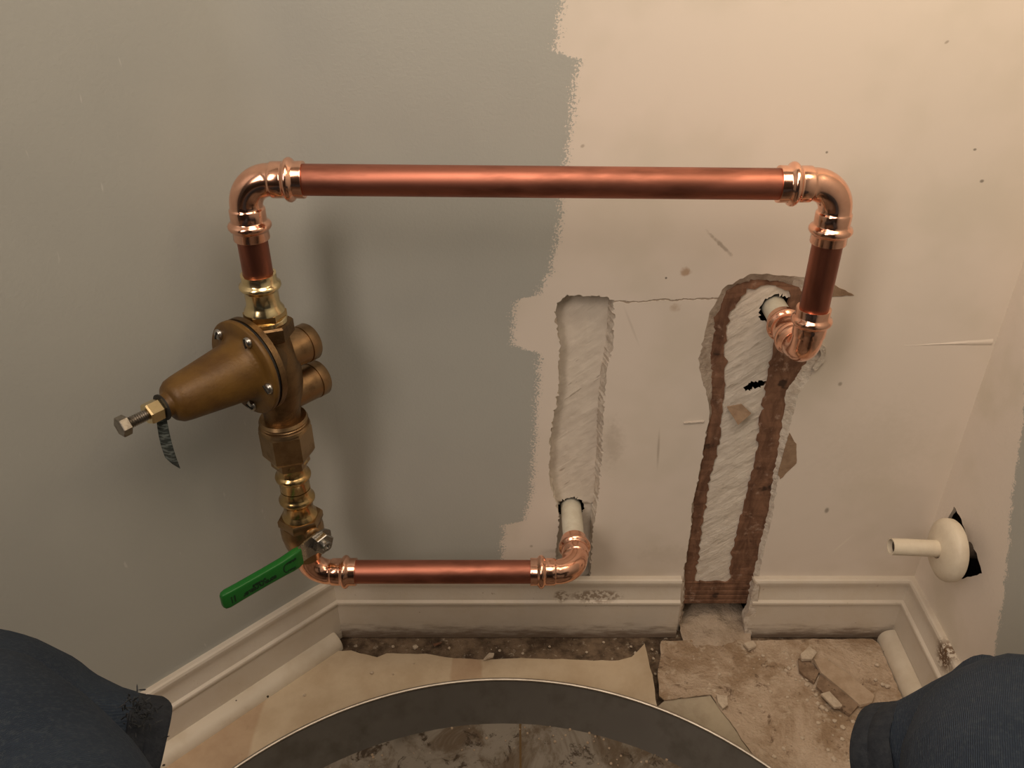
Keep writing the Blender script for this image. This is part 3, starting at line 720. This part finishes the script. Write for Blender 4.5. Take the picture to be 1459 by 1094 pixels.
# ------------------------------------------------------------------ metal pan
PC = Vector((-.011, .259, .0065))
pan = thing('drain_pan', 'round grey metal drain pan with a grimy bottom between the knees', 'pan', PC)
pr_ = .446
MB().lathe([(.0030, .4160), (.0060, .4185), (.052, .4455), (.052, .4470), (.0060, .4205), (.0012, .4175), (.0030, .4160)], PC, (0, 0, 1), 160).build('side_wall', M['pan'], pan)
prof = [(.0530 + .0022 * math.sin(a), pr_ + .0022 * math.cos(a)) for a in [2 * math.pi * i / 10 for i in range(11)]]
tag(MB().lathe(prof, PC, (0, 0, 1), 160).build('rim', M['pan_rim'], pan), 'pale bright rolled rim')
def zpan(x, y): return .0112 + .0008 * fb(x, y, 30, 1.0) 
circ = [(PC.x + .417 * math.cos(2 * math.pi * i / 120), PC.y + .417 * math.sin(2 * math.pi * i / 120)) for i in range(120)]
tag(sheet(circ, zpan, .02, .002, 0, 3).build('bottom', M['pan_floor'], pan, angle=70), 'stained grimy pan bottom')
rnd = random.Random(33); mb = MB()
for i in range(120):
    a = R(90) + rnd.uniform(-.95, .95); r_ = .417 - abs(rnd.gauss(0, .028)); x, y = PC.x + r_ * math.cos(a), PC.y + r_ * math.sin(a); s_ = rnd.uniform(.0006, .0020)
    if rnd.random() < .6 and -.12 < x < .0: continue
    mb.lathe([(-.001, s_ * .9), (s_ * .5, s_), (s_ * .9, s_ * .4), (s_, 0)], (x, y, .0118), (rnd.uniform(-.4, .4), rnd.uniform(-.4, .4), 1), 6, phase=rnd.random())
tag(mb.build('residue', M['card'], pan, smooth=False), 'crusty residue along the edge of the bottom', None, None, 'stuff')

# ------------------------------------------------------------------ copper pipes and fittings
PR, YP = .0143, .74
XLr = -.246
ZTL, ZTR = .6985, .6945
CE = .057
EPROF = [(0, PR + .0004), (.0002, .0166), (.0010, .0169), (.0080, .0166), (.0092, .0172), (.0105, .0190), (.0125, .0202), (.0145, .0202), (.0163, .0192), (.0178, .0172), (.0190, .0164), (.0200, .0166), (.0290, .0166), (.0300, .0163), (.0308, .0155)]
BEND_R = .0255
PLAIN = [(0, .0150), (.001, .0154), (.006, .0154)]
def elbow(name, c, da, db, label, ce_a=CE, ce_b=CE, pa=EPROF, pb=EPROF, group=None):
    """Elbow whose legs leave c along da and db."""
    c, da, db = Vector(c), Vector(da).normalized(), Vector(db).normalized()
    side = da.cross(db).normalized(); st = []
    def leg(d, ce, prof, tan_sign):
        out = []
        for q, r in prof:
            if q <= ce - BEND_R: out.append((c + d * (ce - q), r))
        return out
    A = leg(da, ce_a, pa, 1); B = leg(db, ce_b, pb, 1)
    st += [(p, -da, side, r) for p, r in A]
    cc = c + (da + db) * BEND_R
    for i in range(0, 13):
        an = math.pi / 2 * i / 12
        p = cc - db * BEND_R * math.cos(an) - da * BEND_R * math.sin(an)
        tg = (-da * math.cos(an) + db * math.sin(an)).normalized()
        st.append((p, tg, side, .0152))
    st += [(p, db, side, r) for p, r in reversed(B)]
    o = MB().sweep(st, 44).build(name, M['fitting'], loc=c, angle=50)
    return tag(o, label, 'pipe fitting', group)
G1 = 'shiny copper elbows of the pipe loop'
e_tl = elbow('pipe_elbow', (XLr, YP, ZTL), (1, 0, 0), (0, 0, -1), 'shiny copper elbow above the brass regulator, joining riser and long pipe', group=G1)
e_tr = elbow('pipe_elbow', (XR, YP, ZTR), (-1, 0, 0), (0, 0, -1), 'shiny copper elbow at the long pipe end farthest from the regulator', group=G1)
e_rl = elbow('pipe_elbow', (XR, YP, ZR), (0, 0, 1), (0, 1, 0), 'shiny copper elbow turning into the wide brown chase', ce_a=.0555, ce_b=.082, pb=EPROF[:-2] + [(.036, .0163), (.038, .0172), (.041, .0196), (.044, .0198), (.047, .0186), (.049, .0166), (.0535, .0164), (.0545, .0155), (.0565, .0154)], group=G1)
e_bl = elbow('pipe_elbow', (XLr, YP, ZP), (1, 0, 0), (0, 0, 1), 'shiny copper elbow under the green handled valve', ce_b=.040, pb=PLAIN, group=G1)
e_br = elbow('pipe_elbow', (XB, YP, ZP), (-1, 0, 0), (0, 1, 0), 'shiny copper elbow turning into the narrow white recess', group=G1)
def pipe(name, a, b, m, label, r=PR, group='dull copper pipes of the loop', cat='pipe', wall=.0016):
    a, b = Vector(a), Vector(b); L = (b - a).length
    o = MB().lathe([(0, r - wall), (0, r), (L, r), (L, r - wall), (0, r - wall)], a, b - a, 44).build(name, m, loc=(a + b) / 2, angle=40)
    return tag(o, label, cat, group)
ge = .0006
pipe('copper_pipe', (XLr + CE - ge, YP, ZTL), (XR - CE + ge, YP, ZTR), M['pipe'], 'long dull copper pipe spanning the top of the loop')
pipe('copper_pipe', (XLr, YP, ZTL - CE + ge), (XLr, YP, .6055), M['riser'], 'short dark copper pipe above the brass regulator')
pipe('copper_pipe', (XR, YP, ZTR - CE + ge), (XR, YP, ZR + .0555 - ge), M['riser'], 'dark upright copper pipe in front of the wide chase')
pipe('copper_pipe', (XLr + CE - ge, YP, ZP), (XB - CE + ge, YP, ZP), M['pipe'], 'low copper pipe just above the skirting')
pipe('painted_pipe', (XB, YP + CE - ge, ZP), (XB, YW + .066, ZP), M['oldpipe'], 'white painted old pipe coming out of the narrow recess', PR - .0006, None)
pipe('painted_pipe', (XR, YP + .082 - ge, ZR), (XR, YW + .066, ZR), M['oldpipe'], 'white painted old pipe coming out of the wide chase', PR - .0006, None)

# ------------------------------------------------------------------ brass adapters
Zd = (0, 0, -1)
def LP(z): return Vector((XLr, YP, z))
ad = thing('brass_adapter', 'pale brass press adapter between dark copper pipe and regulator', 'pipe fitting', LP(.578))
MB().lathe([(0, PR + .0003), (.0002, .0170), (.008, .0168), (.0095, .0180), (.011, .0200), (.0135, .0203), (.0155, .0190), (.0172, .0168), (.0185, .0163), (.031, .0163), (.034, .0172), (.0375, .0195), (.040, .0200), (.0405, .012)], LP(.6065), Zd, 44).build('sleeve', M['brass_light'], ad, angle=50)
MB().hexn(LP(.567), Zd, .0075, .0212, phase=.3, hole=.01).build('hex_collar', M['brass'], ad, angle=20)
MB().lathe([(0, .0100), (0, .0195), (.001, .0212), (.005, .0212), (.0065, .019), (.0065, .010)], LP(.5600), Zd, 44).build('ring', M['brass_light'], ad)
ad2 = thing('brass_adapter', 'ringed brass press adapter between the big union nut and the valve', 'pipe fitting', LP(.366))
MB().lathe([(0, .010), (0, .0185), (.004, .0190), (.006, .0165), (.0185, .0162), (.0200, .0172), (.0215, .0192), (.024, .0200), (.0265, .0196), (.0285, .0175), (.030, .0168), (.0418, .0166), (.0420, .010)], LP(.3850), Zd, 44).build('sleeve', M['brass'], ad2, angle=50)
MB().hexn(LP(.3890), Zd, .0130, .0212, phase=.2, hole=.01).build('hex_collar', M['bronze_cut'], ad2, angle=20)

# ------------------------------------------------------------------ pressure regulator
DB = Vector((-.614, -.789, 0)).normalized(); ZB = .516
reg = thing('pressure_regulator', 'bronze pressure regulator with golden brown bell and two side ports', 'valve', LP(.434))
B0 = LP(ZB)
def AX(tt): return B0 + DB * tt
mb = MB()
mb.lathe([(0, 0), (0, .0200), (.010, .0205), (.022, .0235), (.040, .0270), (.058, .0268), (.074, .0240), (.088, .0200), (.098, .0195), (.104, .0195), (.104, 0)], LP(.539), Zd, 44)
mb.lathe([(-.012, .018), (0, .024), (.010, .030), (.016, .0385), (.0205, .0485), (.0212, .0495), (.0275, .0495), (.0277, .0)], B0, DB, 60)
mb.build('body', M['bronze'], reg, angle=45)
for zz, tt in ((.511, .0500), (.4635, .0560)):
    p = MB().lathe([(0, .0185), (.022, .0192), (tt - .0135, .0200), (tt - .0130, .0194), (tt - .0122, .0194), (tt - .0118, .0205), (tt - .002, .0205), (tt, .0190), (tt, .0155), (tt - .003, .0150), (tt - .003, 0)], LP(zz), -DB, 44).build('side_port', M['port'], reg, angle=40)
    tag(p, 'upper plugged side port' if zz > .5 else 'lower plugged side port')
MB().hexn(LP(.5545), Zd, .0170, .0262, phase=.15, hole=.012).build('top_nut', M['bronze'], reg, angle=20)
tag(MB().lathe([(.0277, 0), (.0277, .0480), (.0305, .0480), (.0305, 0)], B0, DB, 72).build('gasket', M['black'], reg), 'black gasket')
MB().lathe([(.0305, 0), (.0305, .0492), (.0312, .0500), (.0352, .0500), (.0362, .0490), (.0366, .0400), (.0372, .0360), (.0392, .0335), (.0430, .0315), (.050, .0303), (.080, .0262), (.106, .0226), (.112, .0212), (.1165, .0180), (.1185, .0140), (.1195, .0118), (.1245, .0112), (.1250, .0)], B0, DB, 72).build('bell', M['bell'], reg, angle=60)
u_ = DB.cross(Vector((0, 0, 1))).normalized()
for i in range(5):
    an = R(46 + 72 * i)
    c = AX(.0364) + (u_ * math.cos(an) + Vector((0, 0, 1)) * math.sin(an)) * .0412
    s_ = MB().lathe([(0, .0058), (.0020, .0058), (.0036, .0047), (.0045, .0025), (.0047, 0)], c, DB, 20).build('screw', M['steel'], reg)
    rd = Vector((0, 0, 1)).cross(DB).normalized(); a2 = R(37 * i + 60); sd = rd * math.cos(a2) + Vector((0, 0, 1)) * math.sin(a2)
    MB().box(c + DB * .0045, sd, DB, sd.cross(DB), .0048, .0006, .0008).build('slot', M['black'], s_)
    c2 = AX(.0206) + (u_ * math.cos(an) + Vector((0, 0, 1)) * math.sin(an)) * .0425
    MB().lathe([(0, .0042), (-.0014, .0040), (-.0022, .0020), (-.0024, 0)], c2, DB, 14).build('screw_end', M['bronze_cut'], reg)
mb = MB().lathe([(.1246, .004), (.1246, .0128), (.1262, .0130), (.1266, .0110), (.1266, .004)], B0, DB, 36)
mb.build('washer', M['black'], reg)
tag(MB().hexn(AX(.1270), DB, .0145, .0108, phase=.35, hole=.004).build('lock_nut', M['brass_light'], reg, angle=20), 'bright brass lock nut')
prof = [(.138, .0)]
q = .138
while q < .160:
    prof += [(q, .0042), (q + .0010, .0054)]; q += .0020
prof += [(.1605, .0043), (.1605, 0)]
mb = MB().lathe(prof, B0, DB, 24)
mb.hexn(AX(.1600), DB, .0082, .0098, phase=.1, c=.08)
tag(mb.build('adjusting_bolt', M['bolt'], reg, angle=25), 'steel adjusting bolt')
yt = AX(.1275).y
P = [aty(x, y, yt) for x, y in [(222.5, 596), (236.5, 593), (256.8, 668), (235.2, 652)]]
vs, fs = [], []
for i in range(9):
    q = i / 8; a = P[0].lerp(P[3], q); b = P[1].lerp(P[2], q)
    for k, v in enumerate((a, a.lerp(b, .5), b)):
        vs.append(v + Vector((0, -.003 * math.sin(math.pi * q) - .0012 * (k == 1), 0)))
n0 = len(vs); vs += [v + Vector((0, .0006, 0)) for v in vs]
for i in range(8):
    for k in range(2):
        f = (i * 3 + k, i * 3 + k + 1, i * 3 + k + 4, i * 3 + k + 3); fs += [f, tuple(x + n0 for x in reversed(f))]
tag(MB().add(vs, fs).build('tag', M['tag'], reg), 'dark hanging tag with pale print')
un = thing('union_nut', 'large bronze hex union nut below the regulator body', 'nut', LP(.389))
prof = [(0, .012), (0, .0255), (.003, .0270)]
mb = MB().lathe([(0, .012), (0, .0245), (.0035, .0262), (.005, .0240), (.0065, .0262), (.008, .0240), (.0095, .0268), (.0125, .0278), (.0130, .012)], LP(.4400), Zd, 44)
mb.build('threaded_collar', M['bronze_cut'], un, angle=30)
MB().hexn(LP(.4270), Zd, .0375, .0282, phase=.25, c=.09, hole=.012).build('hex_body', M['bronze_cut'], un, angle=20)

# ------------------------------------------------------------------ ball valve
SD = Vector((.707, -.707, 0)).normalized(); DH = Vector((-.707, -.707, 0)).normalized()
bv = thing('ball_valve', 'brass ball valve with long green lever handle below the brass adapter', 'valve', LP(.25))
MB().lathe([(0, PR), (.0002, .0168), (.008, .0168), (.0105, .0185), (.013, .0203), (.0155, .0203), (.018, .0185), (.020, .0168), (.032, .0165), (.034, .0172), (.0375, .0200), (.0395, .0205), (.040, .012)], LP(.3424), Zd, 44).build('press_end', M['brass'], bv, angle=50)
mb = MB().hexn(LP(.3030), Zd, .0125, .0262, phase=.1, c=.2, hole=.012)
mb.lathe([(0, .012), (0, .0225), (.006, .0248), (.016, .0248), (.030, .0222), (.042, .0190), (.050, .0182), (.0505, .015)], LP(.2915), Zd, 44)
mb.build('body', M['bronze_cut'], bv, angle=35)
ZS = .287; S0 = LP(ZS)
MB().lathe([(.012, .0105), (.026, .0100), (.0275, .0085), (.0285, .006), (.036, .0055), (.036, 0)], S0, SD, 30).build('stem', M['bronze_cut'], bv)
mb = MB().hexn(S0 + SD * .0400, SD, .0075, .0128, phase=.2, hole=.0)
mb.lathe([(.0470, .0062), (.0490, .0060), (.0510, .0062), (.0530, .0055), (.0530, .0034), (.0505, .0030), (.0505, 0)], S0, SD, 24)
tag(mb.build('handle_nut', M['steel'], bv, angle=25), 'plated steel nut on the lever')
# lever: washer plate round the stem, then a bar stepping outwards into the grip
Zv = Vector((0, 0, 1))
def hp(L, out=0.0, up=0.0): return S0 + SD * (.0385 + out) + DH * L + Zv * up
mb = MB()
vs, fs = [], []
pathL = [(-.014, .0, .0080), (-.008, .0, .0130), (.004, .0, .0140), (.012, .0, .0130), (.020, .0010, .0118), (.030, .0035, .0105), (.040, .0045, .0095), (.060, .0045, .009)]
for L, out, h in pathL:
    for sg, up_ in ((-1, -h), (1, -h), (1, h), (-1, h)): vs.append(hp(L, out + sg * .0013, up_))
for k in range(len(pathL) - 1):
    for i in range(4): fs.append((k * 4 + i, k * 4 + (i + 1) % 4, (k + 1) * 4 + (i + 1) % 4, (k + 1) * 4 + i))
fs.append((0, 1, 2, 3)); k = (len(pathL) - 1) * 4; fs.append((k, k + 1, k + 2, k + 3))
MB().add(vs, fs).build('lever', M['steel'], bv, smooth=False)
vs, fs = [], []; K = 20
pathG = [(.0275, .0025, .0080, .0020), (.0280, .0028, .0112, .0040), (.034, .0036, .0122, .0050), (.042, .0044, .0118, .0052), (.052, .0046, .0108, .0052), (.075, .0046, .0104, .0050), (.105, .0046, .0104, .0050), (.119, .0046, .0108, .0050), (.1235, .0046, .0100, .0042), (.1255, .0046, .0075, .0026)]
for L, out, h, wd in pathG:
    for i in range(K):
        an = 2 * math.pi * i / K; cs, sn = math.cos(an), math.sin(an)
        ex = .35
        vs.append(hp(L, out + wd * math.copysign(abs(cs) ** ex, cs), h * math.copysign(abs(sn) ** ex, sn) - .001))
for k in range(len(pathG) - 1):
    for i in range(K): fs.append((k * K + i, k * K + (i + 1) % K, (k + 1) * K + (i + 1) % K, (k + 1) * K + i))
fs.append(tuple(range(K))); fs.append(tuple((len(pathG) - 1) * K + i for i in range(K)))
grip = MB().add(vs, fs).build('grip', M['green'], bv, angle=50)
tag(grip, 'green vinyl lever grip with dark print')
rnd = random.Random(5); mb = MB()
def stroke(L0, u0, L1, u1, wd=.0007):
    a, b = hp(L0, .00975, u0), hp(L1, .00975, u1)
    mb.box((a + b) / 2, b - a, SD, (b - a).cross(SD), (a - b).length / 2, .0003, wd)
def word(La, Lb, u, h, n):
    for i in range(n):
        L = La + (Lb - La) * (i + .5) / n; ww = (Lb - La) / n * .34
        k = rnd.randrange(4)
        stroke(L - ww, u - h, L - ww, u + h)
        if k != 0: stroke(L - ww, u + h, L + ww, u + h)
        if k != 1: stroke(L - ww, u - h, L + ww, u - h)
        if k == 2: stroke(L + ww, u - h, L + ww, u + h)
        if k == 3: stroke(L - ww, u, L + ww, u)
word(.064, .104, -.0035, .0016, 13)
word(.076, .092, .0010, .0010, 7)
word(.038, .050, .0045, .0010, 6); word(.040, .048, -.0065, .0008, 5)
for i in range(7):
    a0, a1 = R(60 + 40 * i / 1.0 * .9), R(60 + 40 * (i + 1) * .9)
    stroke(.0505 - .0045 * math.cos(a0) * .8, -.001 + .0058 * math.sin(a0), .0505 - .0045 * math.cos(a1) * .8, -.001 + .0058 * math.sin(a1))
stroke(.1130, -.006, .1130, .003, .0008); stroke(.1165, -.006, .1165, .003, .0006)
tag(mb.build('print', M['print'], grip, smooth=False), 'dark printed lettering on the grip')

# ------------------------------------------------------------------ stub pipe and escutcheon on the right wall
SA = Vector((.536, .752, .23815)); SB = Vector((.4585, .752, .2425))
stub = pipe('stub_pipe', SB, SA, M['cream'], 'short open cream painted stub pipe sticking out of the torn hole', .0102, None, 'pipe', .0014)
ax = (SB - SA).normalized(); eo = SA + (SB - SA) * .19 + Vector((0, 0, -.0015))
axe = (ax + Vector((0, .03, -.02))).normalized()
tag(MB().lathe([(.0155, 0), (.0155, .0100), (.075, .0100), (.075, 0)], Vector((.560, .752, .23675)) - (SA - SB).normalized() * .040, SA - SB, 24).build('shaded_pipe', M['dark'], stub), 'pipe end coloured dark for the shade inside the hole')  # shade of the hole put into the colour of this pipe end
MB().lathe([(0, 0), (0, .0088), (.001, .0088), (.001, 0)], SB + (SA - SB).normalized() * .006, SA - SB, 24).build('bore_shade', M['dark'], stub)  # dark disc painted in place of the shade inside the open stub
o = MB().lathe([(-.002, .0365), (.0, .0380), (.007, .0384), (.0105, .0370), (.0145, .0310), (.0170, .0230), (.0182, .0140), (.0186, .0112), (.0170, .0104), (.012, .012), (-.001, .035), (-.002, .0365)], eo - axe * .012, axe, 56).build('escutcheon', M['cream'], loc=eo, angle=60)
tag(o, 'round domed cream escutcheon plate loose around the stub pipe', 'plate')

# ------------------------------------------------------------------ debris
def slab(name, pxs, z, th, m, label, cat, group=None, seed=0, tilt=0.0):
    P = [atz(x, y, z) for x, y in pxs]; c = sum(P, Vector()) / len(P); n = len(P)
    rnd = random.Random(seed)
    tp = [p + Vector((0, 0, tilt * (i / max(1, n - 1) - .5))) for i, p in enumerate(P)]
    vs = tp + [p + Vector((rnd.uniform(-.001, .001), rnd.uniform(-.001, .001), -th)) for p in tp]
    fs = [tuple(range(n)), tuple(n + i for i in reversed(range(n)))] + [(i, (i + 1) % n, n + (i + 1) % n, n + i) for i in range(n)]
    return tag(MB().add(vs, fs).build(name, m, loc=(c.x, c.y, z - th), smooth=False), label, cat, group)
slab('board_strip', [(1160, 939), (1176, 937), (1186, 944), (1215, 965), (1246, 990), (1243, 1000), (1225, 1004), (1202, 984), (1170, 958)], .0145, .004, M['card'], 'pale tan strip of wall board slanting to the denim leg', 'strip', None, 1)
slab('wood_strip', [(1137, 938), (1148, 937), (1167, 957), (1160, 972), (1148, 964), (1139, 955)], .0110, .004, M['wood'], 'short dark brown wood strip beside the white plaster chip', 'strip', None, 2)
slab('wood_strip', [(1169, 961), (1200, 984), (1223, 1004), (1212, 1018), (1190, 1003), (1163, 977)], .0115, .0045, M['wood'], 'long dark brown wood strip along the tan board strip', 'strip', None, 3)
slab('plaster_chip', [(1141, 931), (1153, 920), (1164, 929), (1157, 939), (1142, 939)], .018, .0045, M['chunk'], 'flat white plaster chip at the head of the tan strip', 'chip', None, 4, .002)
slab('plaster_chip', [(1170, 987), (1182, 984), (1200, 1004), (1199, 1007), (1188, 1008)], .0170, .004, M['chunk'], 'flat white plaster chip on the long wood strip', 'chip', None, 5, .003)
slab('plaster_chip', [(1021, 989), (1036, 991), (1037, 1004), (1030, 1009), (1023, 1000)], .0230, .006, M['chunk'], 'blocky plaster chip at the lifted vinyl edge', 'chip', None, 6)
slab('plaster_chip', [(689, 937), (697, 929), (704, 930), (703, 936), (696, 938)], .012, .003, M['chunk'], 'white plaster chip standing in the gap behind the cream vinyl', 'chip', None, 7, .004)
slab('plaster_chip', [(1060, 916), (1073, 912), (1078, 920), (1066, 924)], .012, .004, M['chunk'], 'grey white plaster chip on the dust under the hanging torn strip', 'chip', None, 8)
slab('wood_sliver', [(617, 917), (630, 914), (629, 916), (618, 919)], .008, .002, M['paper'], 'thin dark wood sliver in the gap under the long skirting', 'sliver', None, 9)
def crumb(px, py, z, s, seed):
    rnd = random.Random(seed); c = atz(px, py, z)
    bm = bmesh.new(); bmesh.ops.create_icosphere(bm, subdivisions=1, radius=1)
    for v in bm.verts: v.co = Vector((v.co.x * s * rnd.uniform(.7, 1.3), v.co.y * s * rnd.uniform(.7, 1.2), v.co.z * s * rnd.uniform(.4, .8)))
    bm.verts.index_update(); a = rnd.uniform(0, 6.28)
    mb = MB().add([(c.x + v.co.x * math.cos(a) - v.co.y * math.sin(a), c.y + v.co.x * math.sin(a) + v.co.y * math.cos(a), z + v.co.z) for v in bm.verts], [tuple(v.index for v in f.verts) for f in bm.faces]); bm.free()
    return mb.build('plaster_crumb', M['chunk'], loc=(c.x, c.y, z), smooth=False)
def zat(px, py): 
    p = atz(px, py, .008); return zvr(p.x, p.y)
rnd = random.Random(9)
spots = [(1083, 1005, .0030), (1117, 1066, .0030), (1180, 1068, .0028), (1188, 1081, .0040), (1189, 1027, .0035), (1166, 1030, .0028), (1010, 982, .0032), (1025, 960, .003), (1087, 934, .003), (1125, 952, .0038), (1150, 968, .0035), (1098, 985, .003), (1150, 997, .0026), (1143, 1051, .003), (1200, 1053, .003), (1103, 1078, .003), (1201, 1036, .004), (1215, 1028, .003)]
for px, py in [(1120, 955), (1131, 948), (1143, 967), (1150, 975), (1158, 983), (1163, 990), (1172, 1008), (1148, 958), (1178, 1012), (1165, 1002), (1095, 975), (1012, 975), (1018, 984)]:
    spots.append((px, py, rnd.uniform(.0020, .0042)))
for i in range(50):
    spots.append((rnd.uniform(985, 1215) if i % 3 else rnd.uniform(1120, 1215), rnd.uniform(925, 1085), rnd.uniform(.0010, .0024)))
for i, (px, py, s_) in enumerate(spots):
    if px < 1035 + (py - 1020) * .7 and py > 985: continue
    tag(crumb(px, py, zat(px, py) + s_ * .3, s_, 100 + i), 'pale plaster crumb scattered on the dusty vinyl', 'crumb', 'plaster crumbs on the dusty vinyl')
for i, (px, py, s_) in enumerate([(592, 922, .0055), (712, 927, .003), (745, 931, .003), (783, 921, .0026), (836, 929, .003), (874, 944, .003), (640, 923, .003), (560, 921, .0035), (860, 915, .003), (899, 921, .003), (905, 930, .0035), (931, 938, .003), (934, 960, .003), (929, 925, .003)]):
    tag(crumb(px, py, .0025, s_ * .75, 300 + i), 'plaster crumb in the dirty gap under the long skirting', 'crumb', 'plaster crumbs in the skirting gap')
for i, (px, py, s_) in enumerate([(530, 958, .0028), (434, 990, .0022), (560, 960, .0015), (610, 975, .0014), (700, 925, .001), (590, 945, .0012)]):
    tag(crumb(px, py, .0065, s_, 400 + i), 'tiny plaster crumb lying on the cream vinyl', 'crumb', 'plaster crumbs on the cream vinyl')
p = onright(1258, 955); 
for i, (px, py, s_) in enumerate([(1250, 947, .004), (1264, 977, .004), (1248, 968, .0026), (1258, 975, .003)]):
    tag(crumb(px, py, .008, s_, 500 + i), 'plaster crumb beside the quarter round under the stub pipe', 'crumb', 'plaster crumbs by the quarter round')

# ------------------------------------------------------------------ the sitting person, seen from their own eyes: only the denim knees reach the frame
def skin(name, joints, edges, root, m, parent, lvl=2, loc=None):
    me = bpy.data.meshes.new(name); me.from_pydata([Vector(p) - Vector(loc or (0, 0, 0)) for p, r in joints], edges, [])
    o = bpy.data.objects.new(name, me); col.objects.link(o)
    o.modifiers.new('skin', 'SKIN'); sub = o.modifiers.new('sub', 'SUBSURF'); sub.levels = lvl; sub.render_levels = lvl
    for i, (p, r) in enumerate(joints):
        me.skin_vertices[0].data[i].radius = (r if isinstance(r, tuple) else (r, r)); me.skin_vertices[0].data[i].use_root = (i == root)
    bpy.context.view_layer.update()
    dg = bpy.context.evaluated_depsgraph_get(); m2 = bpy.data.meshes.new_from_object(o.evaluated_get(dg))
    o.modifiers.clear(); o.data = m2
    m2.materials.clear(); m2.materials.append(m)
    for p in m2.polygons: p.use_smooth = True
    if parent: o.parent = parent
    return o
HP = Vector((0, -.24, 0))
person = thing('person', 'person in blue jeans sitting with knees spread around the metal pan', 'person', HP)
J = [((0, -.26, .42), .13), ((.11, -.20, .42), .10), ((.245, .08, .43), .092), ((.352, .335, .440), .100), ((.362, .345, .39), .070), ((.365, .35, .36), .050),
     ((-.11, -.20, .42), .10), ((-.20, .08, .43), .090), ((-.272, .268, .432), .088), ((-.396, .352, .430), .090), ((-.41, .360, .39), .070), ((-.41, .37, .36), .050),
     ((0, -.29, .60), .14)]
ED = [(0, 1), (1, 2), (2, 3), (3, 4), (4, 5), (0, 6), (6, 7), (7, 8), (8, 9), (9, 10), (10, 11), (0, 12)]
jeans = skin('jeans', J, ED, 0, M['denim'], person, 3, HP)
legs = [skin('trouser_leg', [((.375, .350, .425), .088), ((.335, .362, .398), .066), ((.306, .374, .370), .048), ((.289, .381, .356), .044)], [(0, 1), (1, 2), (2, 3)], 0, M['denim'], person, 3, HP),
        skin('trouser_leg', [((-.440, .362, .432), .098), ((-.358, .371, .394), .078), ((-.304, .382, .366), .058), ((-.284, .386, .354), .050)], [(0, 1), (1, 2), (2, 3)], 0, M['denim'], person, 3, HP)]
for v in [v for j in [jeans] + legs for v in j.data.vertices]:
    p = v.co; q = noise.fractal(p * 14, 1.0, 2.0, 3) * .0045 + noise.noise(Vector((p.x * 9, p.y * 30, p.z * 30))) * .003
    v.co = p + v.normal * q
for sx, K_, A_, r_ in ((1, Vector((.352, .335, .440)), Vector((.289, .381, .356)), .046), (-1, Vector((-.394, .355, .432)), Vector((-.284, .386, .352)), .050)):
    d_ = (A_ - K_).normalized()
    hem = MB().lathe([(-.030, r_ * .97), (-.028, r_ * 1.05), (-.016, r_ * 1.06), (-.0145, r_ * 1.04), (-.013, r_ * 1.06), (-.002, r_ * 1.07), (.001, r_ * 1.05), (.0, r_ * .98), (-.006, r_ * .95), (-.008, 0)], A_, d_, 48)
    for k, v in enumerate(hem.v): hem.v[k] = v + d_ * (.004 * noise.noise(v * 30)) + Vector((0, 0, .004)) * noise.noise(v * 22)
    tag(hem.build('hem', M['denim_dark'], person, angle=60), 'dark stitched trouser hem')
    fx, ft = A_.x + (.02 if sx > 0 else -.015), Vector((A_.x + (.02 if sx > 0 else -.03), .26, .066))
    skin('sock', [(A_ - d_ * .006, .042), ((A_ + ft) * .5 + Vector((0, .01, 0)), .040), (ft + Vector((0, 0, .06)), .036)], [(0, 1), (1, 2)], 0, M['denim_dark'], person, 2, HP)
    skin('shoe', [(ft + Vector((0, -.06, 0)), .042), (ft + Vector((0, .03, 0)), .044), (ft + Vector((0, .13, -.006)), .032)], [(0, 1), (1, 2)], 1, M['shoe'], person, 2, HP)
fp = aty(200, 1012, .378)
mb = MB(); rnd = random.Random(3)
for i in range(70):
    c = fp + Vector((rnd.gauss(0, .006), rnd.gauss(0, .004), rnd.gauss(0, .009)))
    dd = Vector((rnd.gauss(0, 1), rnd.gauss(0, 1), rnd.gauss(0, 1))).normalized()
    mb.lathe([(0, .0001), (.001, .0006), (.0045, .0005), (.006, .0001)], c, dd, 5)
tag(mb.build('fray', M['fray'], person, smooth=False), 'frayed worn threads on the trouser hem', None, None, 'stuff')

for o in bpy.data.objects:
    if '_o' in o: del o['_o']
